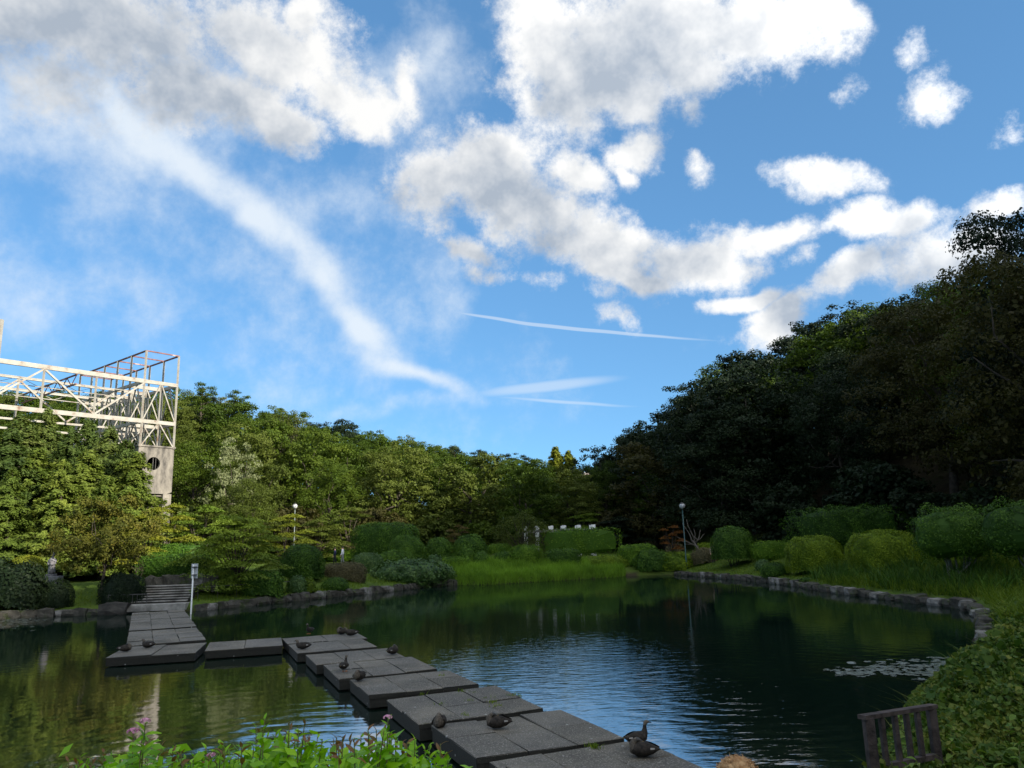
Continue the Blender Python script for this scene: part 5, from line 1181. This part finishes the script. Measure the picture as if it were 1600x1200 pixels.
    o = thing('person', label, 'person', loc, rz); link('body', body, None, o)
    hb = Acc(); c = np.array(J['head']) * s + np.array([0, -.012, .03]) * s; r = np.random.default_rng(len(label)); V = []; nu, nv = 22, 12
    for j in range(nv):
        ph = math.pi * .66 * j / (nv - 1)
        for i in range(nu):
            a = 2 * math.pi * i / nu; front = max(0, math.sin(a)); R = .112 * s * (1 + r.normal() * .03); z = math.cos(ph) if not (front > .35 and ph > 1.1) else math.cos(1.1 + (ph - 1.1) * .15)
            V.append(c + R * np.array([math.cos(a) * math.sin(ph) * .93, math.sin(a) * math.sin(ph) * (1.0 if ph < 1.2 else .98), z * 1.02]))
    hb.add(V, [(j * nu + i, (j + 1) * nu + i, (j + 1) * nu + (i + 1) % nu, j * nu + (i + 1) % nu) for j in range(nv - 1) for i in range(nu)])
    ha = link('hair', hb.mesh('hair', True), M[hair], o)
    if pose == 'sit':                             # loose strands
        n = 1500; d = unit(r.normal(size=(n, 3))); d[:, 2] = np.abs(d[:, 2]) * .9 - .15; d = unit(d); P0 = c + d * .110 * s; tv = np.cross(d, np.array([.3, .2, 1])) + r.normal(size=(n, 3)) * .4 + d * .05
        V, F = cards(P0, d + r.normal(size=(n, 3)) * .5, r.uniform(.03, .06, n), .007, tv, r); link('strands', new_mesh('strands', V, F), M[hair], ha)
    for q in (-1, 1):                             # eyes
        e = Acc(); ec = np.array(J['head']) * s + np.array([q * .032, .083, .012]) * s; e.lathe([(.012 * math.sin(math.pi * k / 6) + 1e-4, -.012 * math.cos(math.pi * k / 6)) for k in range(7)], 8, ec); link('eye', e.mesh('eye', True), M['black_hair'], o)
    return o
def stand(px, top_py, Y, *a, hgt=1.68, **k):
    c = at(px, top_py, Y); return person(a[0], (c.x, Y, hz(c.x, Y)), *a[1:], hgt=hgt, **k)
stand(523.5, 862, 74.5, 'person in a dark navy jacket walking beside one in white', math.radians(100), 'navy', 'dark_trousers', 'black_hair', hgt=1.62)
stand(535.5, 860, 74.0, 'person in a white shirt and grey trousers walking by the sunlit hedge', math.radians(95), 'shirt', 'grey_trousers', 'black_hair', hgt=1.70)
stand(1113, 848, 69.0, 'person in a beige top behind the low brownish bush', math.radians(170), 'beige', 'dark_trousers', 'black_hair', hgt=1.62)
c = at(1152, 1194, 4.0)
person('person with golden brown hair sitting on the near bank, only the head top showing', (c.x, 4.0, c.z - .87), math.radians(10), 'navy', 'dark_trousers', 'blond', 'sit', 1.70)

# ------------------------------------------------------------------ flowering spiraea in the foreground
def leaf_blade(L, W_, curl):
    xs = np.linspace(0, 1, 6); V = []; F = []
    for t in xs:
        w = W_ * math.sin(math.pi * min(1, t * .92 + .04)) ** .8 * (1 - .25 * t); z = -curl * t * t * L
        V += [(-w / 2, t * L, z + w * .22), (0, t * L, z), (w / 2, t * L, z + w * .22)]
    for i in range(5):
        b = i * 3; F += [(b, b + 1, b + 4, b + 3), (b + 1, b + 2, b + 5, b + 4)]
    return V, F
def leaf_meshes(mat):
    out = []
    for i in range(6):
        V, F = leaf_blade(.040 + .004 * i, .020 + .0018 * (i % 4), .10 + .10 * i)
        me = new_mesh('leaf', V, F, np.full(len(V), .15 + .15 * i), True); me.materials.append(M[mat]); out.append(me)
    return out
LEAF, RLEAF = leaf_meshes('spiraea'), leaf_meshes('spiraea_red')
def flower_mesh(seed):
    r = np.random.default_rng(seed); n = 60; d = sph(n, r); d[:, 2] = np.abs(d[:, 2]); C = d * np.array([.014, .014, .009])
    return foliage_mesh('flower', C, d + r.normal(size=(n, 3)) * .4, r.uniform(.005, .009, n), .005, r.random(n), r=r)
FLOWER = [flower_mesh(i) for i in range(3)]
for f in FLOWER: f.materials.append(M['pink'])
# shoots: pixel column, pixel row of the tip, metres ahead, flower?
def spiraea(label, shoots, seed):
    r = np.random.default_rng(seed); base = at(np.mean([s[0] for s in shoots]), 1250, np.mean([s[2] for s in shoots])); bz = hz(base.x, base.y)
    o = thing('spiraea_shrub', label, 'shrub', (base.x, base.y, bz)); org = np.array([base.x, base.y, bz]); st = Acc(); cnt = 0; low = []
    for (px, py, Y, fl, red) in shoots:
        tip = np.array(at(px, py, Y)) - org; foot = np.array([tip[0] * .45 + r.normal() * .04, tip[1] * .45 + r.normal() * .04, -.05]); Ls = np.linalg.norm(tip - foot)
        mid = (tip + foot) / 2 + r.normal(size=3) * .02; pts = [foot, mid * .6 + foot * .4, mid * .6 + tip * .4, tip]; st.tube(pts, [.006, .005, .0035, .0015], 5)
        n = 19; a0 = r.uniform(0, 6.28)
        for k in range(n):
            t = 1 - .013 * k / Ls * (1 + .05 * k) - .004; p = tip + (pts[2] - tip) / np.linalg.norm(pts[2] - tip) * (1 - t) * Ls
            if p[2] < .1: continue
            an = a0 + k * 2.4; tilt = 1.0 - .07 * k if k < 10 else .25; tilt += r.normal() * .25
            sc = min(1.15, .42 + .11 * k) * r.uniform(.85, 1.15); R_ = Matrix.Rotation(an, 4, 'Z') @ Matrix.Rotation(max(tilt, -.2), 4, 'X') @ Matrix.Rotation(r.normal() * .6, 4, 'Y')
            if p[2] > tip[2] - .34 and cnt < 290:
                lf = link('leaf', (RLEAF if (red and k < 4) else LEAF)[r.integers(6)], None, o); lf.matrix_local = Matrix.Translation(p) @ R_ @ Matrix.Scale(sc, 4); cnt += 1
        if fl: f = link('flower', FLOWER[r.integers(3)], None, o, tuple(tip + np.array([0, 0, .004]))); f.scale = (r.uniform(.8, 1.15),) * 3
        for k in range(260):
            t = .25 + r.random() * .70; low.append(foot + (tip - foot) * max(t, .3) + r.normal(size=3) * np.array([.045, .045, .03]))
    link('stems', st.mesh('stems', True), M['green_stem'], o)
    low = np.array(low); n = len(low); L = r.uniform(.035, .058, n)
    stuff(link('foliage', foliage_mesh('foliage', low, r.normal(size=(n, 3)) * .5 + np.array([0, -.2, .8]), L, L * .5, r.random(n), r=r), M['spiraea'], o))
r = np.random.default_rng(12)
def shoots(x0, x1, top, n, Y0, Y1, fixed=(), pf=.0):
    out = list(fixed)
    for i in range(n):
        px = x0 + (x1 - x0) * (i + r.random()) / n; out.append((px, np.interp(px, *top) + abs(r.normal()) * 7 + r.random() * 15, r.uniform(Y0, Y1), r.random() < pf, r.random() < .35))
    return out
top1 = ([100, 140, 180, 230, 260, 300, 340], [1178, 1172, 1165, 1150, 1162, 1172, 1160]); top2 = ([330, 370, 400, 430, 470, 500, 530], [1165, 1160, 1140, 1135, 1140, 1150, 1165]); top3 = ([500, 530, 570, 600, 640, 670, 700, 720], [1160, 1142, 1140, 1130, 1150, 1160, 1185, 1195])
F1_ = [(227, 1130, 2.2, True, False), (208, 1146, 2.25, True, False), (222, 1152, 2.2, False, False), (121, 1190, 2.3, False, True)]
spiraea('spiraea shrub with two pink flower heads on its tallest shoot', shoots(105, 270, top1, 17, 2.25, 2.9, F1_), 21)
spiraea('spiraea shrub with single low pink flower heads over bright water', shoots(265, 360, top1, 16, 2.25, 2.9, [(330, 1183, 2.35, True, False), (345, 1168, 2.4, False, False)]), 25)
spiraea('spiraea shrub with bushy green shoots between the flowering ones', shoots(350, 440, top2, 12, 2.2, 2.9, [(414, 1122, 2.3, False, False), (400, 1136, 2.4, False, False)]), 22)
spiraea('spiraea shrub with two reddish tips standing above the rest', shoots(430, 525, top2, 12, 2.2, 2.9, [(452, 1130, 2.3, False, True), (476, 1128, 2.35, False, True)]), 26)
spiraea('spiraea shrub with a pale pink flower head against the walkway', shoots(515, 620, top3, 12, 2.2, 2.9, [(606, 1124, 2.3, True, False), (526, 1152, 2.3, False, True), (575, 1138, 2.3, False, True)]), 23)
spiraea('spiraea shrub with lone side shoots right beside the walkway', shoots(600, 690, top3, 12, 2.2, 2.9, [(688, 1162, 2.3, False, True), (700, 1188, 2.25, False, False)]), 27)
spiraea('spiraea shrub low on the bank behind the flowering shoots', shoots(150, 660, ([100, 700], [1200, 1200]), 26, 2.0, 2.5, [], 0), 24)

# ------------------------------------------------------------------ bramble shoots standing out of the ivy
def bramble_leaves():
    out = []
    for i in range(4):
        V, F = leaf_blade(.10 + .015 * i, .058 + .006 * i, .2 + .1 * i); me = new_mesh('leaf', V, F, np.full(len(V), .25 + .2 * i), True); me.materials.append(M['bramble']); out.append(me)
    return out
M['bramble'] = leaf_mat('bramble_leaves', (.05, .11, .012), (.09, .17, .02), (.16, .22, .035), trans=.35, spec=.2)
BR = bramble_leaves()
r = np.random.default_rng(31)
spots = [(1440, 1082, 15.2), (1462, 1075, 15.8), (1448, 1095, 13.6), (1490, 1080, 14.2), (1412, 1098, 10.6), (1402, 1104, 10.2), (1388, 1192, 7.6), (1410, 1196, 7.5), (1372, 1198, 7.4), (1500, 1130, 10.5), (1540, 1060, 15.5), (1520, 1100, 12.5), (1570, 1120, 10.2), (1555, 1170, 8.6), (1480, 1150, 9.4), (1585, 1040, 16.0), (1545, 985, 25.0), (1560, 1000, 22.0), (1530, 1020, 20.5), (1590, 1165, 8.2), (1505, 1185, 8.0), (1450, 1185, 8.0)]
for px, py, Y in spots:
    tip = np.array(at(px, py, Y)); x, y = tip[0] + .05, tip[1] + .1; z0 = max(hz(x, y), .02); Hs = max(.35, min(.8, tip[2] - z0))
    o = thing('bramble_shoot', 'upright bramble shoot with broad leaves rising out of the ivy', 'bramble', (x, y, z0), r.uniform(0, 6.28), 'bramble shoots in the ivy of the near bank')
    bend = r.normal(size=2) * .14; P = [np.array([bend[0] * t * t, bend[1] * t * t, Hs * t - .05]) for t in (0, .35, .7, 1.0)]
    s = Acc(); s.tube(P, [.009, .007, .005, .003], 5); link('stem', s.mesh('stem', True), M['green_stem'], o)
    n = int(7 + Hs * 9)
    for k in range(n):
        t = .25 + .75 * k / (n - 1); q = np.array([bend[0] * t * t, bend[1] * t * t, Hs * t - .05])
        lf = link('leaf', BR[r.integers(4)], None, o); lf.matrix_local = Matrix.Translation(q) @ Matrix.Rotation(k * 2.4 + r.normal() * .4, 4, 'Z') @ Matrix.Rotation(.15 + .8 * t * r.random(), 4, 'X') @ Matrix.Rotation(r.normal() * .4, 4, 'Y') @ Matrix.Scale(r.uniform(.65, 1.1), 4)
